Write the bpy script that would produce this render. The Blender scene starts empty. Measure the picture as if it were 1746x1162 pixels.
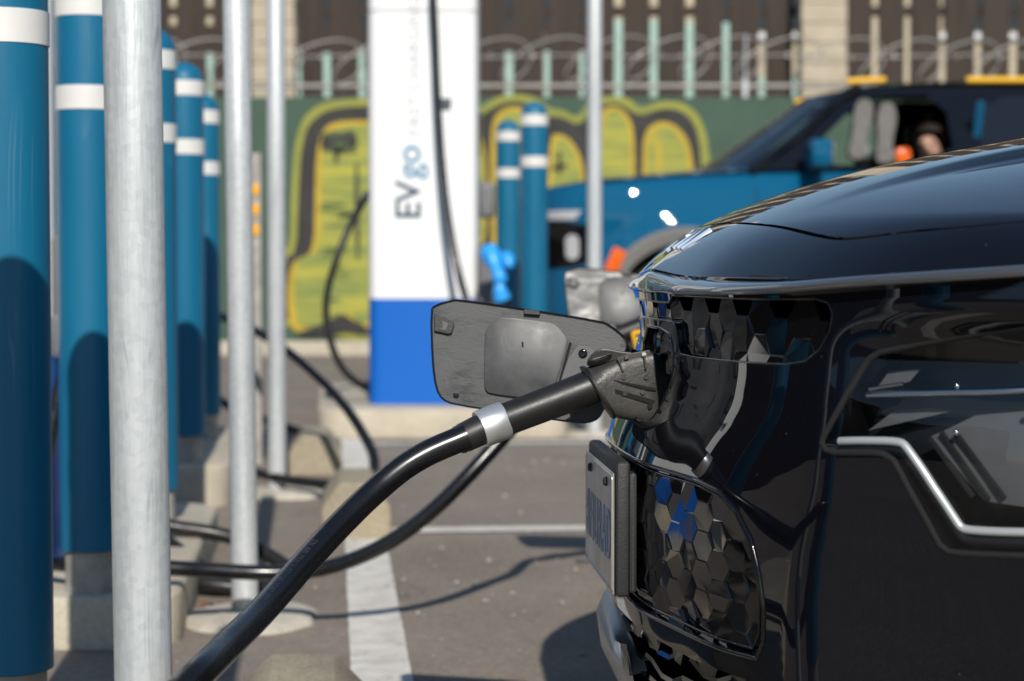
import bpy, bmesh, math, random
import numpy as np
from mathutils import Vector, Matrix, geometry

sc = bpy.context.scene
COL = sc.collection

# ------------------------------------------------------------------ camera, sky, sun, exposure
CAM_H = .80
FPX = 70/36*1746
PITCH = math.atan((581-450)/FPX)
cd = bpy.data.cameras.new('camera'); cam = bpy.data.objects.new('camera', cd); COL.objects.link(cam)
cam.location = (0, 0, CAM_H); cam.rotation_euler = (math.pi/2-PITCH, 0, 0)
cd.lens = 70; cd.sensor_width = 36; cd.clip_start = .05; cd.clip_end = 1500
cd.dof.use_dof = True; cd.dof.focus_distance = 2.42; cd.dof.aperture_fstop = 5.0
cd.dof.aperture_blades = 9
sc.camera = cam

SUN_EL = math.radians(33.2); SUN_AZ = math.radians(5.4)     # behind the photographer, a little to the right
TO_SUN = Vector((math.sin(SUN_AZ)*math.cos(SUN_EL), -math.cos(SUN_AZ)*math.cos(SUN_EL), math.sin(SUN_EL)))
w = bpy.data.worlds.new('World'); sc.world = w; w.use_nodes = True
nt = w.node_tree; nt.nodes.clear()
sky = nt.nodes.new('ShaderNodeTexSky'); sky.sky_type = 'NISHITA'; sky.sun_disc = False
sky.sun_elevation = SUN_EL; sky.sun_rotation = math.pi-SUN_AZ
sky.air_density = 1.3; sky.dust_density = .05; sky.ozone_density = 3.0
bg = nt.nodes.new('ShaderNodeBackground'); bg.inputs['Strength'].default_value = .094
wo = nt.nodes.new('ShaderNodeOutputWorld')
nt.links.new(sky.outputs[0], bg.inputs[0]); nt.links.new(bg.outputs[0], wo.inputs[0])
sd = bpy.data.lights.new('sun', 'SUN'); sun = bpy.data.objects.new('sun', sd); COL.objects.link(sun)
sd.energy = 4.5; sd.angle = math.radians(.53); sd.color = (1, .95, .87)
sun.rotation_euler = TO_SUN.to_track_quat('Z', 'Y').to_euler(); sun.location = (4, -20, 14)
sc.view_settings.view_transform = 'Standard'; sc.view_settings.look = 'None'
sc.view_settings.exposure = 0.0; sc.view_settings.gamma = 1.0; sc.view_settings.use_curve_mapping = False
sc.render.resolution_x, sc.render.resolution_y = 1024, 681
sc.cycles.use_denoising = True
sc.cycles.max_bounces = 10; sc.cycles.glossy_bounces = 5; sc.cycles.transparent_max_bounces = 12
sc.cycles.caustics_reflective = False; sc.cycles.caustics_refractive = False
sc.cycles.sample_clamp_indirect = 6

# ------------------------------------------------------------------ helpers
rnd = random.Random(7)

def at(px, py, Y):
    """survey helper: the world point at distance Y seen at that position of the 1746 x 1162 photograph"""
    c, s = math.cos(PITCH), math.sin(PITCH)
    a, b = (px-873)/FPX, (581-py)/FPX
    v = Vector((a, c+b*s, -s+b*c)); v *= Y/v.y
    return Vector((v.x, v.y, v.z+CAM_H))

def tag(o, label=None, cat=None, group=None, kind=None):
    if label: o['label'] = label
    if cat: o['category'] = cat
    if group: o['group'] = group
    if kind: o['kind'] = kind
    return o

def empty(name, loc=(0, 0, 0), rz=0, parent=None):
    o = bpy.data.objects.new(name, None); COL.objects.link(o)
    o.location = loc; o.rotation_euler = (0, 0, rz); o.empty_display_size = .1
    if parent: o.parent = parent
    return o

def link(name, me, mat=None, parent=None):
    o = bpy.data.objects.new(name, me); COL.objects.link(o)
    if mat is not None and not me.materials: me.materials.append(mat)
    if parent: o.parent = parent
    return o

def mesh(name, verts, faces, mat=None, parent=None, smooth=False, normals=None):
    me = bpy.data.meshes.new(name)
    me.from_pydata([tuple(map(float, v)) for v in verts], [], [tuple(int(i) for i in f) for f in faces])
    me.validate(); me.update()
    if smooth: me.polygons.foreach_set('use_smooth', [True]*len(me.polygons))
    if normals is not None and len(normals) == len(me.vertices):
        me.normals_split_custom_set_from_vertices([tuple(map(float, n)) for n in normals])
    return link(name, me, mat, parent)

def bm_obj(name, bm, mat=None, parent=None, smooth=False, autosmooth=None):
    me = bpy.data.meshes.new(name)
    bmesh.ops.recalc_face_normals(bm, faces=bm.faces)
    bm.to_mesh(me); bm.free()
    if smooth or autosmooth:
        me.polygons.foreach_set('use_smooth', [True]*len(me.polygons))
    if autosmooth:
        me.set_sharp_from_angle(angle=math.radians(autosmooth))
    return link(name, me, mat, parent)

def bm_box(sx, sy, sz, bev=0.0, seg=2, M=None):
    bm = bmesh.new(); bmesh.ops.create_cube(bm, size=1)
    bmesh.ops.scale(bm, vec=(sx, sy, sz), verts=bm.verts)
    if bev: bmesh.ops.bevel(bm, geom=bm.edges[:], offset=bev, segments=seg, profile=.5, affect='EDGES')
    if M is not None: bmesh.ops.transform(bm, matrix=M, verts=bm.verts)
    return bm

def box(name, c, size, mat, parent=None, bev=0.0, seg=2, rot=None):
    """bevelled box centred on c"""
    M = Matrix.Translation(c)
    if rot is not None: M = M @ rot
    return bm_obj(name, bm_box(*size, bev, seg, M), mat, parent, autosmooth=20 if bev else None)

def bm_prism(poly, d0, d1, fn, bev=0.0, seg=2):
    """extrude a 2D outline between depths; fn(u,v,d)->xyz"""
    bm = bmesh.new()
    a = [bm.verts.new(fn(u, v, d0)) for u, v in poly]; b = [bm.verts.new(fn(u, v, d1)) for u, v in poly]
    fa = bm.faces.new(a); fb = bm.faces.new(b[::-1])
    n = len(poly)
    for i in range(n): bm.faces.new((a[i], b[i], b[(i+1) % n], a[(i+1) % n]))
    bmesh.ops.recalc_face_normals(bm, faces=bm.faces)
    if bev:
        ed = [e for e in bm.edges if e.calc_face_angle(0) > .6]
        bmesh.ops.bevel(bm, geom=ed, offset=bev, segments=seg, profile=.5, affect='EDGES')
    return bm

def prism(name, poly, d0, d1, fn, mat, parent=None, bev=0.0, seg=2, soft=20):
    return bm_obj(name, bm_prism(poly, d0, d1, fn, bev, seg), mat, parent, autosmooth=soft)

def lathe(name, prof, mat, parent=None, n=40, M=None, smooth=35):
    """prof: list of (r, z); turned about z"""
    vs, fs = [], []
    for r, z in prof:
        for k in range(n):
            a = 2*math.pi*k/n
            v = Vector((r*math.cos(a), r*math.sin(a), z))
            vs.append(M @ v if M is not None else v)
    m = len(prof)
    for i in range(m-1):
        for k in range(n):
            fs.append((i*n+k, i*n+(k+1) % n, (i+1)*n+(k+1) % n, (i+1)*n+k))
    if prof[0][0] > 1e-6: fs.append(tuple(range(n-1, -1, -1)))
    if prof[-1][0] > 1e-6: fs.append(tuple((m-1)*n+k for k in range(n)))
    bm = bmesh.new(); bv = [bm.verts.new(v) for v in vs]
    for f in fs:
        try: bm.faces.new([bv[i] for i in f])
        except ValueError: pass
    bmesh.ops.remove_doubles(bm, verts=bm.verts, dist=1e-6)
    return bm_obj(name, bm, mat, parent, autosmooth=smooth)

def catmull(pts, step):
    P = [Vector(p) for p in pts]
    P = [P[0]*2-P[1]]+P+[P[-1]*2-P[-2]]
    out = []
    for i in range(1, len(P)-2):
        p0, p1, p2, p3 = P[i-1:i+3]
        L = (p2-p1).length; n = max(2, int(L/step))
        t0 = 0; t1 = t0+max((p1-p0).length, 1e-5)**.5; t2 = t1+max(L, 1e-5)**.5; t3 = t2+max((p3-p2).length, 1e-5)**.5
        for k in range(n):
            t = t1+(t2-t1)*k/n
            A1 = p0*((t1-t)/(t1-t0))+p1*((t-t0)/(t1-t0)); A2 = p1*((t2-t)/(t2-t1))+p2*((t-t1)/(t2-t1))
            A3 = p2*((t3-t)/(t3-t2))+p3*((t-t2)/(t3-t2))
            B1 = A1*((t2-t)/(t2-t0))+A2*((t-t0)/(t2-t0)); B2 = A2*((t3-t)/(t3-t1))+A3*((t-t1)/(t3-t1))
            out.append(B1*((t2-t)/(t2-t1))+B2*((t-t1)/(t2-t1)))
    out.append(P[-2])
    return out

def frames(path):
    """parallel-transport frames along a polyline"""
    T = [(path[min(i+1, len(path)-1)]-path[max(i-1, 0)]).normalized() for i in range(len(path))]
    up = Vector((0, 0, 1)) if abs(T[0].z) < .9 else Vector((1, 0, 0))
    N = (up-T[0]*up.dot(T[0])).normalized(); F = []
    for i in range(len(path)):
        N = (N-T[i]*N.dot(T[i])).normalized(); F.append((T[i], N, T[i].cross(N)))
    return F

def tube(name, pts, r, mat, parent=None, n=14, step=.03, smooth_path=True, closed=False):
    path = catmull(pts, step) if smooth_path else [Vector(p) for p in pts]
    F = frames(path); vs, fs = [], []
    rr = r if callable(r) else (lambda t: r)
    for i, p in enumerate(path):
        q = rr(i/(len(path)-1))
        for k in range(n):
            a = 2*math.pi*k/n
            vs.append(p+F[i][1]*(q*math.cos(a))+F[i][2]*(q*math.sin(a)))
    for i in range(len(path)-1):
        for k in range(n): fs.append((i*n+k, i*n+(k+1) % n, (i+1)*n+(k+1) % n, (i+1)*n+k))
    fs.append(tuple(range(n-1, -1, -1))); fs.append(tuple((len(path)-1)*n+k for k in range(n)))
    o = mesh(name, vs, fs, mat, parent, smooth=True)
    o.data.set_sharp_from_angle(angle=math.radians(50))
    return o

def inside(poly, P):
    """vectorised point-in-polygon"""
    x, y = P[:, 0], P[:, 1]; r = np.zeros(len(P), bool); n = len(poly)
    for i in range(n):
        x1, y1 = poly[i]; x2, y2 = poly[(i+1) % n]
        if y1 == y2: continue
        c = ((y1 > y) != (y2 > y)) & (x < (x2-x1)*(y-y1)/(y2-y1)+x1)
        r ^= c
    return r

def densify(poly, step, closed=True):
    out = []; n = len(poly)
    for i in range(n if closed else n-1):
        a = np.array(poly[i], float); b = np.array(poly[(i+1) % n], float)
        k = max(1, int(math.ceil(np.hypot(*(b-a))/step)))
        for j in range(k): out.append(tuple(a+(b-a)*j/k))
    if not closed: out.append(tuple(poly[-1]))
    return out

def chaikin(poly, it=2, closed=True):
    for _ in range(it):
        out = []; n = len(poly)
        for i in range(n if closed else n-1):
            a, b = np.array(poly[i], float), np.array(poly[(i+1) % n], float)
            out += [tuple(a*.75+b*.25), tuple(a*.25+b*.75)]
        if not closed: out = [tuple(poly[0])]+out+[tuple(poly[-1])]
        poly = out
    return poly

def sheet(outline, holes, step, fn):
    """triangulated sheet of a 2D outline with holes; fn(N x 2 array) -> (verts, normals or None)"""
    loops = [densify(outline, step)]+[densify(h, step) for h in holes]
    pts, edges = [], []
    for lp in loops:
        b = len(pts); pts += lp
        edges += [(b+i, b+(i+1) % len(lp)) for i in range(len(lp))]
    B = np.array(pts)
    x0, y0 = B.min(0); x1, y1 = B.max(0)
    gx = np.arange(x0+step/2, x1, step); gy = np.arange(y0+step/2, y1, step*.9)
    G = np.array([(gx_+(step/2 if j % 2 else 0), gy_) for j, gy_ in enumerate(gy) for gx_ in gx]).reshape(-1, 2)
    ok = inside(loops[0], G)
    for h in loops[1:]: ok &= ~inside(h, G)
    G = G[ok].reshape(-1, 2)
    keep = np.ones(len(G), bool)
    for i in range(0, len(B), 200):
        d = ((G[:, None, :]-B[None, i:i+200, :])**2).sum(-1).min(1)
        keep &= d > (step*.55)**2
    G = G[keep]
    allp = [Vector((float(a), float(b))) for a, b in np.vstack([B, G])]
    vo, eo, fo = geometry.delaunay_2d_cdt(allp, edges, [], 0, 1e-7)[:3]
    V = np.array([(v.x, v.y) for v in vo]); Fc = [f for f in fo if len(f) == 3]
    C = np.array([V[list(f)].mean(0) for f in Fc])
    ok = inside(loops[0], C)
    for h in loops[1:]: ok &= ~inside(h, C)
    Fc = [f for f, k in zip(Fc, ok) if k]
    P, N = fn(V)
    return P, Fc, N, loops

def text_mesh(body_, size, align='LEFT', extrude=0.0, spacing=1.0, bold=0.0):
    cu = bpy.data.curves.new('lettering', 'FONT'); cu.body = body_; cu.size = size; cu.align_x = align
    cu.extrude = extrude; cu.offset = bold; cu.space_character = spacing; cu.resolution_u = 4
    ob = bpy.data.objects.new('lettering', cu); COL.objects.link(ob)
    dg = bpy.context.evaluated_depsgraph_get(); dg.update()
    me = bpy.data.meshes.new_from_object(ob.evaluated_get(dg))
    bpy.data.objects.remove(ob); bpy.data.curves.remove(cu)
    return me

def copy_tree(o, parent=None):
    c = o.copy(); COL.objects.link(c); c.parent = parent
    if parent is not None: c.matrix_parent_inverse = o.matrix_parent_inverse.copy()
    for ch in list(o.children): copy_tree(ch, c)
    return c

# ------------------------------------------------------------------ materials
def mat(name, col, rough=.5, metal=0.0, coat=0.0, spec=.5, var=0.0, scale=8.0, stretch=(1, 1, 1), col2=None,
        bump=0.0, bscale=60.0, rvar=0.0, coatrough=.03, detail=5, coords='Object'):
    m = bpy.data.materials.new(name); m.use_nodes = True
    nt = m.node_tree; b = nt.nodes['Principled BSDF']
    b.inputs['Base Color'].default_value = (*col, 1); b.inputs['Roughness'].default_value = rough
    b.inputs['Metallic'].default_value = metal; b.inputs['Coat Weight'].default_value = coat
    b.inputs['Coat Roughness'].default_value = coatrough; b.inputs['Specular IOR Level'].default_value = spec
    if var or col2 or bump or rvar:
        tc = nt.nodes.new('ShaderNodeTexCoord'); mp = nt.nodes.new('ShaderNodeMapping')
        mp.inputs['Scale'].default_value = stretch
        nt.links.new(tc.outputs[coords], mp.inputs[0])
        no = nt.nodes.new('ShaderNodeTexNoise'); no.inputs['Scale'].default_value = scale
        no.inputs['Detail'].default_value = detail; no.inputs['Roughness'].default_value = .62
        nt.links.new(mp.outputs[0], no.inputs['Vector'])
        if var or col2:
            cr = nt.nodes.new('ShaderNodeValToRGB')
            a = col2 if col2 else tuple(max(0, c*(1-var)) for c in col)
            bcol = col if col2 else tuple(min(1, c*(1+var)) for c in col)
            cr.color_ramp.elements[0].position = .32; cr.color_ramp.elements[1].position = .68
            cr.color_ramp.elements[0].color = (*a, 1); cr.color_ramp.elements[1].color = (*bcol, 1)
            nt.links.new(no.outputs['Fac'], cr.inputs[0]); nt.links.new(cr.outputs[0], b.inputs['Base Color'])
        if rvar:
            mr = nt.nodes.new('ShaderNodeMapRange'); mr.inputs['To Min'].default_value = max(.02, rough-rvar)
            mr.inputs['To Max'].default_value = min(1, rough+rvar)
            mr.inputs['From Min'].default_value = .3; mr.inputs['From Max'].default_value = .7
            nt.links.new(no.outputs['Fac'], mr.inputs['Value']); nt.links.new(mr.outputs[0], b.inputs['Roughness'])
        if bump:
            n2 = nt.nodes.new('ShaderNodeTexNoise'); n2.inputs['Scale'].default_value = bscale; n2.inputs['Detail'].default_value = 4
            nt.links.new(mp.outputs[0], n2.inputs['Vector'])
            bu = nt.nodes.new('ShaderNodeBump'); bu.inputs['Strength'].default_value = bump; bu.inputs['Distance'].default_value = .004
            nt.links.new(n2.outputs['Fac'], bu.inputs['Height']); nt.links.new(bu.outputs[0], b.inputs['Normal'])
    return m

def speckle(m, colors, scale, amount=.5):
    """mix a fine voronoi speckle (aggregate) into an existing material's base colour"""
    nt = m.node_tree; b = nt.nodes['Principled BSDF']
    src = b.inputs['Base Color'].links[0].from_socket if b.inputs['Base Color'].links else None
    tc = nt.nodes.new('ShaderNodeTexCoord'); vo = nt.nodes.new('ShaderNodeTexVoronoi'); vo.inputs['Scale'].default_value = scale
    nt.links.new(tc.outputs['Object'], vo.inputs['Vector'])
    sep = nt.nodes.new('ShaderNodeSeparateColor'); nt.links.new(vo.outputs['Color'], sep.inputs[0])
    cr = nt.nodes.new('ShaderNodeValToRGB'); cr.color_ramp.interpolation = 'CONSTANT'
    e = cr.color_ramp.elements
    while len(e) < len(colors): e.new(.5)
    for i, c in enumerate(colors): e[i].position = i/len(colors); e[i].color = (*c, 1)
    nt.links.new(sep.outputs[0], cr.inputs[0])
    mx = nt.nodes.new('ShaderNodeMix'); mx.data_type = 'RGBA'; mx.inputs[0].default_value = amount
    if src: nt.links.new(src, mx.inputs[6])
    else: mx.inputs[6].default_value = b.inputs['Base Color'].default_value
    nt.links.new(cr.outputs[0], mx.inputs[7]); nt.links.new(mx.outputs[2], b.inputs['Base Color'])
    return m

def clear_glass(name, tint=(.9, .93, .95), ior=1.5, rough=.01):
    """thin pane: lets light through, mirrors by Fresnel"""
    m = bpy.data.materials.new(name); m.use_nodes = True; nt = m.node_tree
    nt.nodes.remove(nt.nodes['Principled BSDF']); out = nt.nodes['Material Output']
    tr = nt.nodes.new('ShaderNodeBsdfTransparent'); tr.inputs[0].default_value = (*tint, 1)
    gl = nt.nodes.new('ShaderNodeBsdfGlossy'); gl.inputs['Roughness'].default_value = rough
    fr = nt.nodes.new('ShaderNodeFresnel')
    ge = nt.nodes.new('ShaderNodeNewGeometry'); mr = nt.nodes.new('ShaderNodeMapRange')     # a thin pane mirrors alike from both sides
    mr.inputs['To Min'].default_value = ior; mr.inputs['To Max'].default_value = 1/ior
    nt.links.new(ge.outputs['Backfacing'], mr.inputs['Value']); nt.links.new(mr.outputs[0], fr.inputs['IOR'])
    mx = nt.nodes.new('ShaderNodeMixShader')
    nt.links.new(fr.outputs[0], mx.inputs[0]); nt.links.new(tr.outputs[0], mx.inputs[1]); nt.links.new(gl.outputs[0], mx.inputs[2])
    nt.links.new(mx.outputs[0], out.inputs[0])
    return m

def scuff(m, col, amount=.5, scale=9.0, width=.012, stretch=(1, 1, 1)):
    """thin wandering scratches and rubbed streaks of another colour"""
    nt = m.node_tree; b = nt.nodes['Principled BSDF']
    src = b.inputs['Base Color'].links[0].from_socket if b.inputs['Base Color'].links else None
    tc = nt.nodes.new('ShaderNodeTexCoord'); mp = nt.nodes.new('ShaderNodeMapping'); mp.inputs['Scale'].default_value = stretch
    no = nt.nodes.new('ShaderNodeTexNoise'); no.inputs['Scale'].default_value = scale; no.inputs['Detail'].default_value = 2; no.inputs['Distortion'].default_value = 1.2
    n2 = nt.nodes.new('ShaderNodeTexNoise'); n2.inputs['Scale'].default_value = scale*.6; n2.inputs['Detail'].default_value = 1
    nt.links.new(tc.outputs['Object'], mp.inputs[0]); nt.links.new(mp.outputs[0], no.inputs['Vector']); nt.links.new(tc.outputs['Object'], n2.inputs['Vector'])
    a = nt.nodes.new('ShaderNodeMath'); a.operation = 'SUBTRACT'; a.inputs[1].default_value = .5; nt.links.new(no.outputs['Fac'], a.inputs[0])
    ab = nt.nodes.new('ShaderNodeMath'); ab.operation = 'ABSOLUTE'; nt.links.new(a.outputs[0], ab.inputs[0])
    mr = nt.nodes.new('ShaderNodeMapRange'); mr.inputs['From Min'].default_value = 0; mr.inputs['From Max'].default_value = width
    mr.inputs['To Min'].default_value = amount; mr.inputs['To Max'].default_value = 0; nt.links.new(ab.outputs[0], mr.inputs['Value'])
    m2 = nt.nodes.new('ShaderNodeMapRange'); m2.inputs['From Min'].default_value = .5; m2.inputs['From Max'].default_value = .62; nt.links.new(n2.outputs['Fac'], m2.inputs['Value'])
    mu = nt.nodes.new('ShaderNodeMath'); mu.operation = 'MULTIPLY'; nt.links.new(mr.outputs[0], mu.inputs[0]); nt.links.new(m2.outputs[0], mu.inputs[1])
    mx = nt.nodes.new('ShaderNodeMix'); mx.data_type = 'RGBA'; nt.links.new(mu.outputs[0], mx.inputs[0])
    if src: nt.links.new(src, mx.inputs[6])
    else: mx.inputs[6].default_value = b.inputs['Base Color'].default_value
    mx.inputs[7].default_value = (*col, 1); nt.links.new(mx.outputs[2], b.inputs['Base Color'])
    return m

def dust(m, col, scale=70.0, size=.10):
    """sparse tiny specks of dust or dried water spots"""
    nt = m.node_tree; b = nt.nodes['Principled BSDF']
    tc = nt.nodes.new('ShaderNodeTexCoord'); vo = nt.nodes.new('ShaderNodeTexVoronoi'); vo.inputs['Scale'].default_value = scale
    nt.links.new(tc.outputs['Object'], vo.inputs['Vector'])
    sp = nt.nodes.new('ShaderNodeSeparateColor'); nt.links.new(vo.outputs['Color'], sp.inputs[0])
    a = nt.nodes.new('ShaderNodeMath'); a.operation = 'MULTIPLY'; a.inputs[1].default_value = size; nt.links.new(sp.outputs[0], a.inputs[0])
    p = nt.nodes.new('ShaderNodeMath'); p.operation = 'LESS_THAN'; nt.links.new(vo.outputs['Distance'], p.inputs[0]); nt.links.new(a.outputs[0], p.inputs[1])
    q = nt.nodes.new('ShaderNodeMath'); q.operation = 'GREATER_THAN'; q.inputs[1].default_value = .86; nt.links.new(sp.outputs[1], q.inputs[0])
    r = nt.nodes.new('ShaderNodeMath'); r.operation = 'MULTIPLY'; nt.links.new(p.outputs[0], r.inputs[0]); nt.links.new(q.outputs[0], r.inputs[1])
    mx = nt.nodes.new('ShaderNodeMix'); mx.data_type = 'RGBA'; nt.links.new(r.outputs[0], mx.inputs[0])
    mx.inputs[6].default_value = b.inputs['Base Color'].default_value; mx.inputs[7].default_value = (*col, 1)
    nt.links.new(mx.outputs[2], b.inputs['Base Color'])
    return m

M = {}
M['asphalt'] = speckle(mat('asphalt', (.252, .210, .170), .92, var=.24, scale=1.6, bump=.5, bscale=140, detail=12), [(.11, .09, .075), (.18, .15, .12), (.23, .19, .15), (.30, .25, .20), (.20, .17, .14)], 110, .42)
scuff(M['asphalt'], (.10, .09, .08), .55, 1.3, .012)
M['line_paint'] = mat('line_paint', (.78, .75, .68), .8, col2=(.56, .52, .46), scale=14, bump=.3, bscale=150, detail=10)
scuff(M['line_paint'], (.24, .20, .16), .85, 9, .022)
M['kerb'] = scuff(speckle(mat('kerb_concrete', (.58, .515, .40), .9, col2=(.40, .35, .27), scale=6, bump=.5, bscale=70, detail=10), [(.36, .32, .25), (.52, .46, .36), (.60, .54, .43), (.47, .42, .33)], 150, .28), (.24, .21, .17), .5, 6, .010)
M['pad'] = mat('pad_concrete', (.60, .55, .46), .9, col2=(.38, .345, .285), scale=9, bump=.9, bscale=60, detail=8)
M['stop'] = speckle(mat('stop_concrete', (.40, .34, .235), .95, col2=(.27, .23, .165), scale=7, bump=.6, bscale=120, detail=8), [(.2, .17, .12), (.38, .33, .24), (.46, .41, .31), (.30, .26, .19)], 220, .4)
M['blue_sleeve'] = mat('blue_plastic_sleeve', (.006, .128, .238), .42, var=.10, scale=3, stretch=(1, 1, .25), spec=.32, rvar=.08)
scuff(M['blue_sleeve'], (.12, .24, .34), .35, 7, .012, (1, 1, .18))
M['band'] = mat('white_reflective_band', (.68, .66, .63), .5, var=.05, scale=12)
M['pipe'] = mat('weathered_pipe', (.42, .40, .36), .75, col2=(.27, .25, .22), scale=18, bump=.3, bscale=60)
M['galv'] = mat('galvanised_steel', (.58, .60, .605), .50, metal=.25, col2=(.42, .44, .45), scale=26, stretch=(1, 1, .10), rvar=.10, bump=.25, bscale=160, detail=8)
speckle(M['galv'], [(.56, .58, .59), (.46, .48, .49), (.62, .63, .63), (.40, .42, .43), (.54, .56, .56)], 120, .25)
scuff(M['galv'], (.20, .21, .22), .5, 14, .010, (1, 1, .15))
M['charger_white'] = mat('white_painted_cabinet', (.80, .80, .80), .35, spec=.4)
M['charger_blue'] = mat('blue_painted_plinth', (.006, .12, .50), .38, spec=.4)
M['charger_grey'] = mat('grey_plastic_holster', (.14, .14, .15), .5, var=.1, scale=6)
M['cable'] = mat('black_rubber_cable', (.006, .006, .007), .28, spec=.6, rvar=.06, scale=30)
M['cable_matt'] = mat('dusty_rubber_cable', (.016, .015, .015), .42, spec=.5, rvar=.1, scale=20)
M['print_navy'] = mat('navy_lettering', (.010, .045, .085), .5)
M['print_teal'] = mat('teal_lettering', (.03, .20, .36), .5)
M['print_grey'] = mat('pale_grey_lettering', (.46, .47, .49), .5)
M['screen_green'] = mat('green_windscreen_mesh', (.060, .105, .072), .85, col2=(.046, .082, .058), scale=2.2, bump=.4, bscale=90)
M['graf_yellow'] = mat('olive_yellow_spray', (.33, .31, .05), .8, col2=(.20, .23, .05), scale=3)
M['graf_black'] = mat('black_spray', (.045, .043, .040), .85, col2=(.028, .027, .026), scale=4)
M['graf_orange'] = mat('golden_spray', (.46, .32, .03), .8, var=.12, scale=4)
M['graf_fill'] = mat('yellow_green_spray_fill', (.42, .38, .055), .8, col2=(.14, .20, .060), scale=2.6, stretch=(.45, 1, 4.0), detail=5)
M['board'] = mat('dark_brown_boards', (.056, .038, .029), .85, col2=(.032, .023, .018), scale=2, stretch=(6, 6, .5), bump=.4, bscale=30)
M['stucco'] = mat('beige_stucco', (.50, .42, .30), .9, var=.08, scale=2)
M['mint'] = mat('mint_green_metal', (.36, .53, .45), .6, var=.06, scale=2)
M['pier'] = mat('beige_block_pier', (.50, .43, .32), .9, col2=(.42, .35, .26), scale=4, bump=.5, bscale=20)
M['wire'] = mat('galvanised_wire', (.40, .38, .35), .6, metal=.3)
M['dirt'] = mat('brown_dirt', (.20, .145, .10), .95, col2=(.12, .085, .06), scale=5, bump=.8, bscale=30)
# ------------------------------------------------------------------ hatchback body surface
def herm(xs, ys, x):
    """smooth (pchip-like) interpolation, works on numpy arrays"""
    xs = np.asarray(xs, float); ys = np.asarray(ys, float); x = np.asarray(x, float)
    h = np.diff(xs); dl = np.diff(ys)/h
    m = np.zeros_like(xs); m[0] = dl[0]; m[-1] = dl[-1]
    for i in range(1, len(xs)-1):
        if dl[i-1]*dl[i] > 0:
            w1 = 2*h[i]+h[i-1]; w2 = h[i]+2*h[i-1]
            m[i] = (w1+w2)/(w1/dl[i-1]+w2/dl[i])
    i = np.clip(np.searchsorted(xs, x)-1, 0, len(xs)-2)
    t = (np.clip(x, xs[0], xs[-1])-xs[i])/h[i]
    return ((2*t**3-3*t**2+1)*ys[i] + (t**3-2*t**2+t)*h[i]*m[i]
            + (-2*t**3+3*t**2)*ys[i+1] + (t**3-t**2)*h[i]*m[i+1])

def sstep(a, b, x):
    t = np.clip((np.asarray(x, float)-a)/(b-a), 0, 1)
    return t*t*(3-2*t)

PLAN = [(0, 0), (.1, .003), (.2, .0105), (.3, .0300), (.4, .0500), (.5, .081), (.6, .125), (.7, .183), (.8, .268),
        (.858, .36), (.892, .48), (.907, .62), (.914, .80), (.917, 1.2), (.917, 2.0), (.915, 2.8), (.900, 3.5),
        (.860, 3.95), (.78, 4.20), (.60, 4.33), (.3, 4.39), (0, 4.40)]
def _plan_table():
    P = np.array(PLAN, float)
    L = np.concatenate([[0], np.cumsum(np.hypot(*np.diff(P, axis=0).T))])
    s = np.linspace(0, L[-1], 4000)
    def cr(vals):                       # catmull-rom tangents over chord length
        m = np.gradient(vals, L)
        i = np.clip(np.searchsorted(L, s)-1, 0, len(L)-2); h = L[i+1]-L[i]; t = (s-L[i])/h
        return ((2*t**3-3*t**2+1)*vals[i]+(t**3-2*t**2+t)*h*m[i]+(-2*t**3+3*t**2)*vals[i+1]+(t**3-t**2)*h*m[i+1])
    y = cr(P[:, 0]); x = cr(P[:, 1])
    k = np.ones(41)/41                  # light smoothing keeps the reflections calm
    for a in (x, y):
        ap = np.concatenate([np.full(20, a[0]) if a is x else -a[1:21][::-1], a, np.full(20, a[-1])])
        if a is x: ap[:20] = a[1:21][::-1]
        a[:] = np.convolve(ap, k, 'valid')
    return s, x, y, np.gradient(x, s), np.gradient(y, s), L
_S, _PX, _PY, _DX, _DY, _L = _plan_table()
S_END = float(_S[-1])

QC = ([.14, .24, .30, .36, .45, .54, .578, .604, .63, .66, .70, .745, .80, .9], [.04, -.012, -.028, -.035, -.038, -.035, -.026, -.016, -.004, .006, .010, .006, .0, .0])
QK = ([.14, .22, .30, .40, .50, .60, .66, .72, .79, .9], [.05, .010, -.012, -.022, -.028, -.030, -.024, -.012, 0, .01])
QS = ([.14, .20, .35, .60, .75, .85, .95, 1.06], [.06, .025, .000, -.012, -.010, 0.0, .012, .05])

def q_off(s, z):
    a = np.abs(s)
    w1 = sstep(.18, .70, a); w2 = sstep(.85, 1.35, a)
    q = herm(*QC, z)*(1-w1)+herm(*QK, z)*w1
    q = q*(1-w2)+herm(*QS, z)*w2
    s0 = herm([.14, .30, .45, .50, .54, .58, .62, .70, .9], [.551, .552, .557, .567, .582, .596, .598, .588, .588], z)
    d = .24*np.tanh(np.maximum(0, a-s0)/.24)                    # the corner below the brow turns round more tightly
    e = .42*(d-.042*(1-np.exp(-d/.042)))
    q = q+e*sstep(.765, .705, z)*sstep(1.40, 1.0, a)
    return q

def body(s, z):
    """car-local point of the lower body at arc position s (s>0 driver's side) and height z"""
    s = np.asarray(s, float); z = np.asarray(z, float)
    a = np.abs(s); sg = np.where(s < 0, -1.0, 1.0)
    x = np.interp(a, _S, _PX); y = np.interp(a, _S, _PY)
    dx = np.interp(a, _S, _DX); dy = np.interp(a, _S, _DY)
    n = np.hypot(dx, dy); nx, ny = dy/n, -dx/n          # inward normal of the plan curve
    q = q_off(s, z)
    return np.stack([x+q*nx, -sg*(y+q*ny), z+0*x], -1)

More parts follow.
